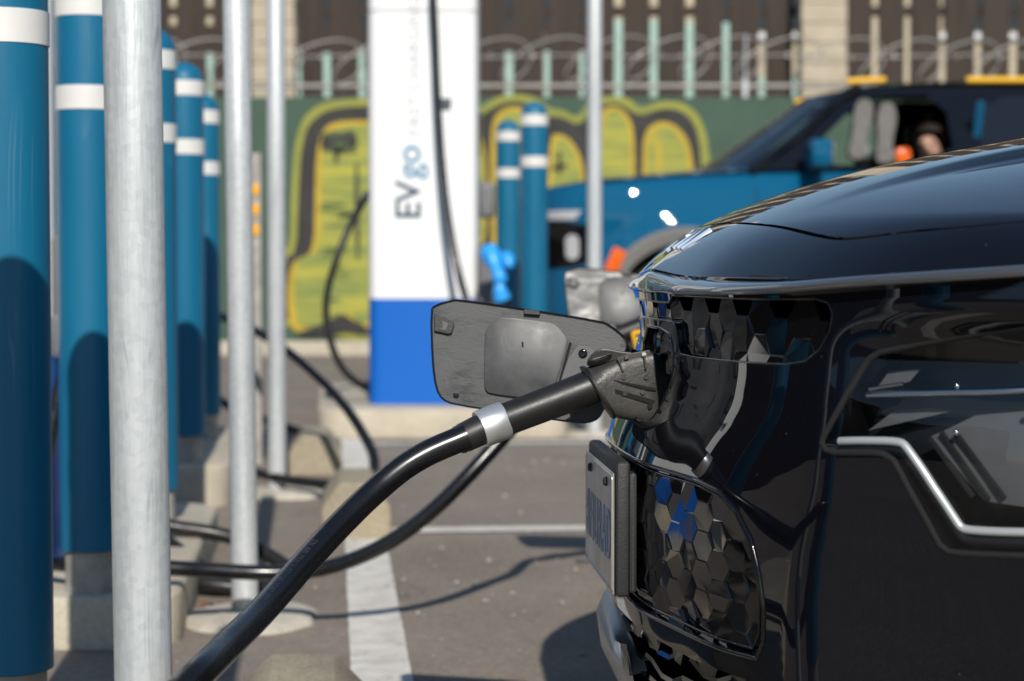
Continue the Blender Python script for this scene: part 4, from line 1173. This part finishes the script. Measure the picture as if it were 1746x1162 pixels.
lathe('rivet', [(.0036, 0), (.0036, .002), (.0026, .0032), (0, .0034)], M['silver'], plug, n=14, M=Matrix.Translation(pw(1098, 605, 2.456)) @ qn)
for p in ((1064, 644), (1102, 643), (1027, 652), (1096, 669), (1036, 673), (1011, 648)):
    lathe('mould_mark', [(.0032, 0), (.0032, .0006), (.0024, .0006), (.0024, .0002), (0, .0002)], M['plug_worn'], plug, n=16, M=Matrix.Translation(pw(*p, NEAR-.0005)) @ qn)

# thick cable of the front plug
RC = .0166
CP = [pw(796, 744, 2.42), pw(775, 753, 2.417), pw(735, 770, 2.410), pw(690, 796, 2.40), pw(640, 837, 2.38), pw(585, 890, 2.34), pw(520, 960, 2.27), pw(455, 1034, 2.16), pw(390, 1100, 2.02), pw(320, 1168, 1.88), pw(240, 1240, 1.84),
      PI_ @ Vector((-.50, 2.02, .20)), PI_ @ Vector((-.64, 2.20, .13)), PI_ @ Vector((-.80, 2.52, .135)), PI_ @ Vector((-.92, 2.9, .13)), PI_ @ Vector((-1.0, 3.28, .07)), PI_ @ Vector((-1.04, 3.8, .02)), PI_ @ Vector((-1.04, 4.15, .14)), PI_ @ Vector((-1.0, 4.50, .62))]
cb = tube('cable', CP, RC, M['cable'], plug, n=28, step=.012)
# small moulded print along the cable
path = catmull(CP, .004); acc = [0]
for a, b in zip(path[:-1], path[1:]): acc.append(acc[-1]+(b-a).length)
FRM = frames(path)
M['print_cable'] = mat('raised_cable_print', (.042, .048, .062), .35)
me = text_mesh('EN A90-TRRLV  (SE11143-2C48P  2022)', .0105, spacing=1.04)
s0 = .265
for v in me.vertices:
    a, b, _ = v.co; L_ = s0+a*.95
    i = min(max(np.searchsorted(acc, L_)-1, 0), len(path)-2); f = (L_-acc[i])/(acc[i+1]-acc[i])
    p = path[i].lerp(path[i+1], f); T_, N_, B_ = FRM[i]
    cam_d = (PI_ @ Vector((0, 0, CAM_H))-p); cam_d = (cam_d-T_*cam_d.dot(T_)).normalized(); up = T_.cross(cam_d)
    if (PM.to_3x3() @ up).z < 0: up = -up
    ang = .55-(b-.004)/RC
    v.co = p+(cam_d*math.cos(ang)+up*math.sin(ang))*(RC+.0003)
me.materials.clear(); link('cable_print', me, M['print_cable'], plug)

# ------------------------------------------------------------------ second black car behind, its flap, plug and cable
car2 = copy_tree(car)
C2S = 1.06
car2.location = (CAR_POS[0]+.252, CAR_POS[1]+1.93, 0); car2.scale = (C2S,)*3
tag(car2, 'second black car hidden behind the front one, only its pale lit charge flap showing', 'car')
plug2 = empty('charging_connector', (0, 0, 0)); 
tag(plug2, 'blurred black plug with silver collar in the second car, partly behind the front bumper', 'charging plug')
loc2 = car2.location+Vector(Matrix.Rotation(0, 3, 'Z') @ ((root_p-Vector((*CAR_POS, 0)))*C2S))
plug2.location = loc2; plug2.rotation_euler = (0, 0, CAR_ROT); plug2.scale = (C2S,)*3
for ch in list(plug.children):
    if ch.name.split('.')[0] not in ('cable', 'cable_print'): copy_tree(ch, plug2)
P2M = Matrix.Translation(loc2) @ Matrix.Rotation(CAR_ROT, 4, 'Z') @ Matrix.Scale(C2S, 4); P2I = P2M.inverted()
st = [P2M @ p for p in CP[:3]]
tube('cable', [P2I @ p for p in st]+[P2I @ at(*p) for p in ((930, 668, 4.30), (885, 715, 4.27), (840, 766, 4.24), (790, 820, 4.22), (735, 873, 4.22), (670, 921, 4.23), (600, 955, 4.25), (530, 973, 4.27), (450, 977, 4.27), (370, 973, 4.25), (290, 969, 4.22), (190, 966, 4.20), (110, 962, 4.22), (60, 950, 4.3), (40, 880, 4.38))], .0158, M['cable'], plug2, n=18, step=.02)
for f in car2.children:                              # this flap is swung a little further up and catches the sun
    if f.name.split('.')[0] == 'charge_port_flap':
        piv = CINV @ plane_pt(905, 620, FP0, FN)
        f.matrix_parent_inverse = Matrix.Identity(4)
        f.matrix_basis = Matrix.Translation(piv) @ Matrix.Rotation(math.radians(4.6), 4, 'Z') @ Matrix.Rotation(math.radians(-8.7), 4, 'X') @ Matrix.Translation(-piv)
# yellow hang tag on the second plug
tp = [at(*p, 4.36) for p in ((1080, 569), (1098, 565), (1104, 592), (1086, 597))]
M['yellow'] = mat('yellow_plastic', (.80, .42, .015), .4)
tg = tube('hang_tag', [tp[0], tp[1], tp[2], tp[3], tp[0], tp[1]], .0062, M['yellow'], None, n=8, smooth_path=False)
tag(tg, 'small yellow square loop hanging below the second plug', 'tag')
# bright blue wrap on the charger's holstered connector
bw = []
BWP = [at(833, 428, 9.2), at(842, 448, 9.15), at(850, 468, 9.12), at(853, 482, 9.12), at(852, 492, 9.12), at(856, 510, 9.13)]
M['blue_wrap'] = mat('bright_blue_wrap', (.03, .34, .82), .35, var=.2, scale=30)
wr = empty('blue_wrap', BWP[0]); tag(wr, 'bright light blue plastic wrap on the connector beside the white charger', 'wrap')
tube('upper_fold', [p-BWP[0] for p in BWP[:4]], lambda t: .045-.018*t+.008*math.sin(t*9), M['blue_wrap'], wr, n=12, step=.02)
tube('lower_fold', [p-BWP[0] for p in BWP[3:]], lambda t: .020+.022*t, M['blue_wrap'], wr, n=12, step=.02)
tube('knot', [at(861, 434, 9.2)-BWP[0], at(866, 446, 9.15)-BWP[0], at(868, 458, 9.13)-BWP[0]], lambda t: .018+.018*math.sin(t*3.1), M['blue_wrap'], wr, n=10, step=.01)
# ------------------------------------------------------------------ blue off-road SUV parked beyond
SUV = empty('blue_suv', (.05, 12.92, 0), math.radians(4)); tag(SUV, 'blue off-road SUV with black roof and yellow roof rails beyond the charger', 'car')
M['paint_blue'] = mat('blue_car_paint', (.004, .088, .185), .5, coat=.8, coatrough=.02, spec=0.0)
M['cladding'] = mat('grey_cladding', (.20, .19, .18), .55)
M['lamp_white'] = mat('white_lamp_glass', (.42, .42, .43), .15)
M['yellow_rail'] = mat('yellow_roof_rail', (.82, .45, .02), .35)
M['windscreen'] = clear_glass('pale_windscreen_glass', (.55, .60, .62), 1.55, .01)
M['seat'] = mat('dark_seat_cloth', (.015, .014, .013), .8)
SP = np.array([(0, -.02), (.35, 0), (.6, .035), (.76, .09), (.88, .19), (.945, .34), (.972, .55), (.985, .9), (.985, 1.6), (.985, 3.2), (.97, 4.3), (.92, 4.75), (.80, 4.98), (.5, 5.06), (0, 5.08)], float)
SL = np.concatenate([[0], np.cumsum(np.hypot(*np.diff(SP, axis=0).T))]); S_TOT = float(SL[-1])
_ss = np.linspace(0, S_TOT, 2000)
def _cr(v):
    m = np.gradient(v, SL); i = np.clip(np.searchsorted(SL, _ss)-1, 0, len(SL)-2); h = SL[i+1]-SL[i]; t = (_ss-SL[i])/h
    return (2*t**3-3*t**2+1)*v[i]+(t**3-2*t**2+t)*h*m[i]+(-2*t**3+3*t**2)*v[i+1]+(t**3-t**2)*h*m[i+1]
_sy, _sx = _cr(SP[:, 0]), _cr(SP[:, 1]); _dsx, _dsy = np.gradient(_sx, _ss), np.gradient(_sy, _ss)
SQ = ([.35, .5, .75, .95, 1.08, 1.2, 1.30, 1.42], [.05, .02, .004, -.004, -.014, .002, .034, .10])
def suv_pt(s, z):
    a = np.abs(s); sg = np.where(s < 0, -1., 1.)
    x, y = np.interp(a, _ss, _sx), np.interp(a, _ss, _sy); dx, dy = np.interp(a, _ss, _dsx), np.interp(a, _ss, _dsy)
    n = np.hypot(dx, dy); q = herm(*SQ, z)
    flare = -.035*np.exp(-(((x-.93)**2+(z-.45)**2)**.5-.56)**2/.006)*(a > .7)*(x < 2)
    q = q+flare
    return np.stack([x+q*dy/n, -sg*(y-q*dx/n), z+0*x], -1)
def suv_fn(off):
    def fn(V):
        s, z = V[:, 0], V[:, 1]; e = .002; P = suv_pt(s, z)
        N = np.cross(suv_pt(s+e, z)-suv_pt(s-e, z), suv_pt(s, z+e)-suv_pt(s, z-e)); N /= np.linalg.norm(N, axis=1)[:, None]
        c = P-np.array([2.5, 0, 0]); c[:, 2] = 0; N[(N*c).sum(1) < 0] *= -1
        return P+N*off, N
    return fn
def suv_sheet(name, outl, holes, step, m, parent, off=0.0):
    P, F, N, _ = sheet(outl, holes, step, suv_fn(off)); return mesh(name, P, oriented(P, F, N), m, parent, smooth=True, normals=N)
sx2s = lambda x: float(np.interp(x, _sx[500:1500], _ss[500:1500]))
belt = lambda x: float(np.interp(x, [0, .1, .4, 1.0, 1.5, 2.5, 5], [1.235, 1.255, 1.30, 1.345, 1.375, 1.385, 1.40]))
aw, rw_ = sx2s(.93), sx2s(4.0)
def arch2(c, r, n=24): return [(c+r*math.cos(a), .49+r*1.0*math.sin(a)) for a in np.linspace(-.05, math.pi+.05, n)]
for sg in (1, -1):
    top = [(s, belt(float(np.interp(s, _ss, _sx)))) for s in np.linspace(S_TOT-.9, 0, 70)]
    lo = [(0, .5), (aw-.60, .46)]+[(a, b) for a, b in arch2(aw, .515)[::-1]]+[(aw+.6, .44), (rw_-.6, .44)]+arch2(rw_, .50)[::-1]+[(S_TOT-.9, .5)]
    O = [(sg*a, b) for a, b in lo+top]
    suv_sheet('body_side', O if sg > 0 else O[::-1], [], .035, M['paint_blue'], SUV)
    for c in (aw, rw_):
        ring = arch2(c, .530)+arch2(c, .440)[::-1]; ring = [(sg*a, b) for a, b in ring]
        suv_sheet('arch_cladding', ring if sg > 0 else ring[::-1], [], .03, M['cladding'], SUV, .012)
        xw = float(np.interp(c, _ss, _sx))
        wh = empty('wheel', (xw, -sg*.82, .43), 0, SUV); RW = Matrix.Rotation(math.pi/2, 4, 'X')
        lathe('tyre', [(.27, -.13), (.38, -.14), (.42, -.11), (.425, 0), (.42, .11), (.38, .14), (.27, .13)], M['tyre'], wh, n=44, M=RW)
        lathe('rim', [(.271, -.12), (.25, -.07), (.06, -.06), (.06, .06), (.25, .07), (.271, .12)], M['alloy'], wh, n=40, M=RW)
        for k in range(5):
            a = 2*math.pi*k/5+.3
            box('spoke', (.155*math.cos(a), -sg*.09, .155*math.sin(a)), (.24, .03, .07), M['alloy'], wh, bev=.01, rot=Matrix.Rotation(-a, 4, 'Y'))
        box('wheel_well', (xw, -sg*.55, .55), (1.0, .4, .8), M['matt_black'], SUV)
    sm = [(aw-.50, .74), (aw-.525, .62), (aw-.45, .62), (aw-.43, .73), (aw-.36, .87), (aw-.43, .90)]
    sm = [(sg*a, b) for a, b in sm]; suv_sheet('side_marker', sm, [], .03, M['orange'], SUV, .016)
    # front corner: white light bar, black lamp panel with an upright oval headlight
    lb = [(0, 1.065), (1.02, 1.065), (1.06, 1.12), (0, 1.12)]
    suv_sheet('light_bar', [(sg*a, b) for a, b in lb], [], .03, M['lamp_white'], SUV, .006)
    pn = chaikin([(.52, 1.055), (1.10, 1.055), (1.16, .95), (1.15, .78), (.52, .76)], 1)
    fpn = suv_sheet('lamp_panel', [(sg*a, b) for a, b in pn], [], .03, M['gloss_black'], SUV, .005)
    hl = [(1.0+.042*math.cos(a), .90+(.035 if math.sin(a) > 0 else -.035)+.042*math.sin(a)) for a in np.linspace(0, 2*math.pi, 28, endpoint=False)]
    suv_sheet('headlight', [(sg*a, b) for a, b in hl], [], .02, M['lamp_white'], fpn, .006)
    suv_sheet('sill_cladding', [(sg*a, b) for a, b in ((aw+.52, .36), (rw_-.52, .36), (rw_-.52, .455), (aw+.52, .455))], [], .06, M['cladding'], SUV, .01)
    # door gap, handle, mirror
    for xx in (1.36, 2.66, 3.62):
        tube('door_gap', [Vector(p)+Vector((0, -sg*.001, 0)) for p in suv_pt(np.full(6, sg*sx2s(xx)), np.linspace(.48, belt(xx)-.01, 6))], .004, M['matt_black'], SUV, n=6)
    for xx in (2.42, 3.42): box('door_handle', (xx, -sg*1.0, 1.20), (.2, .02, .04), M['paint_blue'], SUV, bev=.008)
    mi = box('mirror', (1.70, -sg*1.14, 1.455), (.13, .24, .17), M['paint_blue'], SUV, bev=.035, seg=3)
    box('mirror_foot', (1.70, -sg*1.03, 1.385), (.10, .16, .07), M['gloss_black'], mi, bev=.02)
    box('mirror_glass', (1.769, -sg*1.14, 1.455), (.006, .2, .13), M['chrome'], mi, bev=.002)
    # greenhouse side frame with open front window
    frm = [(1.32, 1.362), (1.62, 1.58), (1.94, 1.83), (2.06, 1.885), (2.6, 1.915), (3.6, 1.915), (4.5, 1.86), (4.78, 1.70), (4.95, 1.40), (3.6, 1.385), (2.4, 1.38)]
    holes = [chaikin([(1.62, 1.395), (1.80, 1.58), (2.03, 1.79), (2.12, 1.825), (2.56, 1.845), (2.60, 1.40)], 1), chaikin([(2.78, 1.41), (2.76, 1.845), (3.5, 1.845), (3.5, 1.41)], 1), chaikin([(3.62, 1.42), (3.62, 1.84), (4.35, 1.79), (4.6, 1.45)], 1)]
    gy = lambda V: np.stack([V[:, 0], -sg*(.955-(V[:, 1]-1.37)*.40), V[:, 1]], -1)
    P, F, N, lp = sheet(frm, holes, .05, lambda V: (gy(V), None)); mesh('window_frame', P, F if sg < 0 else [f[::-1] for f in F], M['gloss_black'], SUV)
    for h in holes[1:]:
        P, F, N, lp = sheet(h, [], .08, lambda V: (gy(V)+np.array([0, sg*.004, 0]), None)); mesh('side_glass', P, F, M['tint'], SUV)
    box('pillar_trim', (2.745, -sg*.872, 1.60), (.05, .02, .40), M['paint_blue'], SUV, bev=.006, rot=Matrix.Rotation(sg*.38, 4, 'X'))
    tube('roof_rail', [(1.96, -sg*.757, 1.918), (2.08, -sg*.757, 1.928), (2.20, -sg*.757, 1.932)], .020, M['yellow_rail'], SUV, n=10)
    tube('roof_rail', [(2.71, -sg*.757, 1.935), (3.4, -sg*.757, 1.935), (4.4, -sg*.757, 1.90)], .020, M['yellow_rail'], SUV, n=10)
def suvstrip(name, rows, m):
    n = len(rows[0]); vs = [v for r in rows for v in r]
    o = mesh(name, vs, [(i*n+j, i*n+j+1, (i+1)*n+j+1, (i+1)*n+j) for i in range(len(rows)-1) for j in range(n-1)], m, SUV, True); return o
yv = np.linspace(-1, 1, 25)
hrows = []
for k, (r, lift) in enumerate(((0, -.02), (.03, .012), (.1, .03), (.25, .042), (.5, .05), (.75, .055), (1, .058))):
    row = []
    for y in yv:
        t = abs(y)*.962; s_ = float(np.interp(t, _sy[:700], _ss[:700])); x0 = float(np.interp(s_, _ss, _sx))+.02
        x1 = 1.36-.0*t; x = x0+(max(x1, x0+.01)-x0)*r
        edge = belt(x)-.004; row.append((x, y*.962, edge+lift*(1-abs(y)**4)*.75))
    hrows.append(row)
suvstrip('bonnet', hrows, M['paint_blue'])
ar = lambda x, wd, z, bow, sag: [(x+bow*y*y, wd*y, z-sag*y*y) for y in np.linspace(-1, 1, 17)]
suvstrip('windscreen', [ar(1.12, .93, 1.385, .22, .02), ar(1.40, .87, 1.56, .22, .02), ar(1.66, .82, 1.73, .24, .02), ar(1.86, .775, 1.875, .16, .03)], M['windscreen'])
suvstrip('cowl', [ar(1.02, .93, 1.375, .25, .01), ar(1.12, .93, 1.386, .22, .02)], M['matt_black'])
suvstrip('roof', [ar(1.86, .775, 1.876, .16, .03), ar(2.05, .77, 1.935, .06, .035), ar(2.6, .77, 1.965, 0, .045), ar(3.6, .77, 1.965, 0, .045), ar(4.5, .76, 1.90, 0, .04), ar(4.85, .74, 1.70, .0, .03)], M['gloss_black'])
suvstrip('rear_window', [ar(4.85, .74, 1.699, 0, .03), ar(5.02, .84, 1.40, -.1, .03)], M['tint'])
suvstrip('tailgate', [ar(5.02, .84, 1.40, -.1, .03), ar(5.09, .86, 1.0, -.15, 0), ar(5.07, .86, .5, -.15, 0)], M['paint_blue'])
for sg in (1, -1):
    tube('windscreen_pillar', [(1.33, -sg*.945, 1.36), (1.63, -sg*.88, 1.57), (1.93, -sg*.785, 1.83), (2.04, -sg*.76, 1.885)], .032, M['gloss_black'], SUV, n=8)
box('cabin_floor', (2.9, 0, .62), (3.6, 1.7, .08), M['seat'], SUV)
box('dashboard', (1.62, 0, 1.12), (.45, 1.6, .36), M['seat'], SUV, bev=.06)
for yy in (-.42, .42):
    for xx in (2.75, 3.75):
        st_ = box('seat', (xx-.3, yy, .86), (.52, .52, .2), M['seat'], SUV, bev=.06, seg=3)
        box('seat_back', (xx+.05, yy, 1.22), (.16, .5, .66), M['seat'], st_, bev=.06, seg=3, rot=Matrix.Rotation(.2, 4, 'Y'))
        box('headrest', (xx+.14, yy, 1.64), (.10, .28, .18), M['seat'], st_, bev=.04, seg=3)
sw = [Vector((2.0+.05*math.cos(a), -.42+.19*math.cos(a), 1.22+.17*math.sin(a))) for a in np.linspace(0, 2*math.pi, 24)]
sw = [Vector((2.02-.10*math.sin(a), -.42+.19*math.cos(a), 1.20+.16*math.sin(a))) for a in np.linspace(0, 2*math.pi, 28)]
tube('steering_wheel', sw, .014, M['satin_black'], SUV, n=8, smooth_path=False)

# ------------------------------------------------------------------ person lounging across the seats, shoes on the open window sill
M['skin'] = mat('skin', (.52, .30, .22), .5, var=.06, scale=20)
M['trousers'] = mat('grey_green_trousers', (.20, .24, .22), .85, var=.1, scale=30)
M['jacket'] = mat('dark_jacket', (.03, .03, .035), .85)
M['hair'] = mat('dark_brown_hair', (.02, .012, .008), .6)
M['sole'] = mat('grey_shoe_sole', (.15, .14, .13), .8, var=.15, scale=20)
M['shoe'] = mat('dark_shoe_upper', (.05, .045, .042), .7)
def skin(name, joints, edges, root_i, m, parent, sub=2):
    me = bpy.data.meshes.new(name); me.from_pydata([j[0] for j in joints], edges, []); me.update()
    ob = bpy.data.objects.new(name, me); COL.objects.link(ob)
    md = ob.modifiers.new('skin', 'SKIN'); ss_ = ob.modifiers.new('sub', 'SUBSURF'); ss_.levels = sub; ss_.render_levels = sub
    for v, j in zip(me.skin_vertices[0].data, joints): v.radius = (j[1], j[1] if len(j) < 3 else j[2])
    me.skin_vertices[0].data[root_i].use_root = True
    dg = bpy.context.evaluated_depsgraph_get(); dg.update()
    m2 = bpy.data.meshes.new_from_object(ob.evaluated_get(dg)); bpy.data.objects.remove(ob)
    m2.materials.clear(); m2.polygons.foreach_set('use_smooth', [True]*len(m2.polygons))
    return link(name, m2, m, parent)
per = empty('person', SUV.location, math.radians(4))
tag(per, 'person in dark jacket lounging inside the blue SUV with shoes up at the open window', 'person')
J = [((2.46, -.30, 1.00), .13), ((2.56, -.40, 1.15), .125), ((2.62, -.50, 1.29), .14), ((2.575, -.58, 1.40), .06), ((2.52, -.66, 1.46), .075), ((2.485, -.71, 1.535), .086), ((2.475, -.72, 1.60), .06),
     ((2.38, -.34, 1.02), .10), ((2.26, -.62, 1.36), .065), ((2.16, -.93, 1.49), .045),
     ((2.42, -.20, 1.02), .10), ((2.14, -.55, 1.40), .065), ((2.01, -.93, 1.50), .045),
     ((2.56, -.64, 1.32), .06), ((2.44, -.74, 1.22), .042), ((2.335, -.78, 1.38), .03), ((2.32, -.80, 1.42), .032),
     ((2.68, -.30, 1.30), .06), ((2.54, -.22, 1.14), .042), ((2.42, -.35, 1.20), .03),
     ((2.30, -.82, 1.455), .010), ((2.285, -.835, 1.485), .008), ((2.315, -.835, 1.46), .010), ((2.30, -.86, 1.485), .008), ((2.335, -.83, 1.455), .010), ((2.325, -.855, 1.48), .008), ((2.345, -.81, 1.45), .009), ((2.34, -.835, 1.47), .007), ((2.295, -.785, 1.43), .011), ((2.27, -.80, 1.45), .009),
     ((2.455, -.79, 1.52), .016)]
E = [(0, 1), (1, 2), (2, 3), (3, 4), (4, 5), (5, 6), (0, 7), (7, 8), (8, 9), (0, 10), (10, 11), (11, 12), (2, 13), (13, 14), (14, 15), (15, 16), (2, 17), (17, 18), (18, 19), (16, 20), (20, 21), (16, 22), (22, 23), (16, 24), (24, 25), (16, 26), (26, 27), (16, 28), (28, 29), (5, 30)]
skin('body', J, E, 0, M['skin'], per)
sub_ = lambda idx, grow: [(J[i][0], J[i][1]+grow) for i in idx]
skin('trousers', sub_([0, 7, 8, 9, 10, 11, 12], .014), [(0, 1), (1, 2), (2, 3), (0, 4), (4, 5), (5, 6)], 0, M['trousers'], per)
skin('jacket', sub_([0, 1, 2, 13, 14, 15, 17, 18, 19], .014), [(0, 1), (1, 2), (2, 3), (3, 4), (4, 5), (2, 6), (6, 7), (7, 8)], 0, M['jacket'], per)
bmh = bmesh.new(); bmesh.ops.create_icosphere(bmh, subdivisions=3, radius=1, matrix=Matrix.Translation((2.505, -.685, 1.57)) @ Matrix.Diagonal((.098, .092, .105, 1)))
bmesh.ops.delete(bmh, geom=[v for v in bmh.verts if v.co.y < -.72 and v.co.z < 1.61], context='VERTS')
bm_obj('hair', bmh, M['hair'], per, smooth=True)
for yy in (-.026, .026):
    bme = bmesh.new(); bmesh.ops.create_icosphere(bme, subdivisions=2, radius=.010, matrix=Matrix.Translation((2.462+yy, -.795, 1.545))); bm_obj('eye', bme, M['hair'], per, smooth=True)
def shoe(x, z, tilt, y):
    pr = [(-.035, 0), (.032, 0), (.04, .05), (.036, .11), (.046, .19), (.05, .24), (.035, .30), (.0, .315), (-.035, .295), (-.046, .23), (-.034, .12), (-.04, .05)]
    pr = chaikin([(u_*1.3, v_*1.18) for u_, v_ in pr], 1); c, s = math.cos(tilt), math.sin(tilt)
    fn = lambda u, v, d: (x+u*c+v*s, y+d, z+v*c-u*s)
    sh = prism('shoe', pr, .028, .105, lambda u, v, d: fn(u*(1-.25*(d-.028)/.08), v*(1-.2*(d-.028)/.08), d), M['shoe'], per, bev=.01)
    prism('shoe_sole', pr, 0, .028, fn, M['sole'], sh, bev=.006)
shoe(2.125, 1.405, .05, -1.04); shoe(1.955, 1.43, .16, -1.03)
oc = box('orange_cup', (0, 0, 0), (.10, .08, .11), M['orange'], None, bev=.03, seg=3)
oc.matrix_world = Matrix.Translation(SUV.location) @ Matrix.Rotation(math.radians(4), 4, 'Z') @ Matrix.Translation((2.285, -.86, 1.455))
tag(oc, 'small orange object held by the person inside the SUV', 'cup')
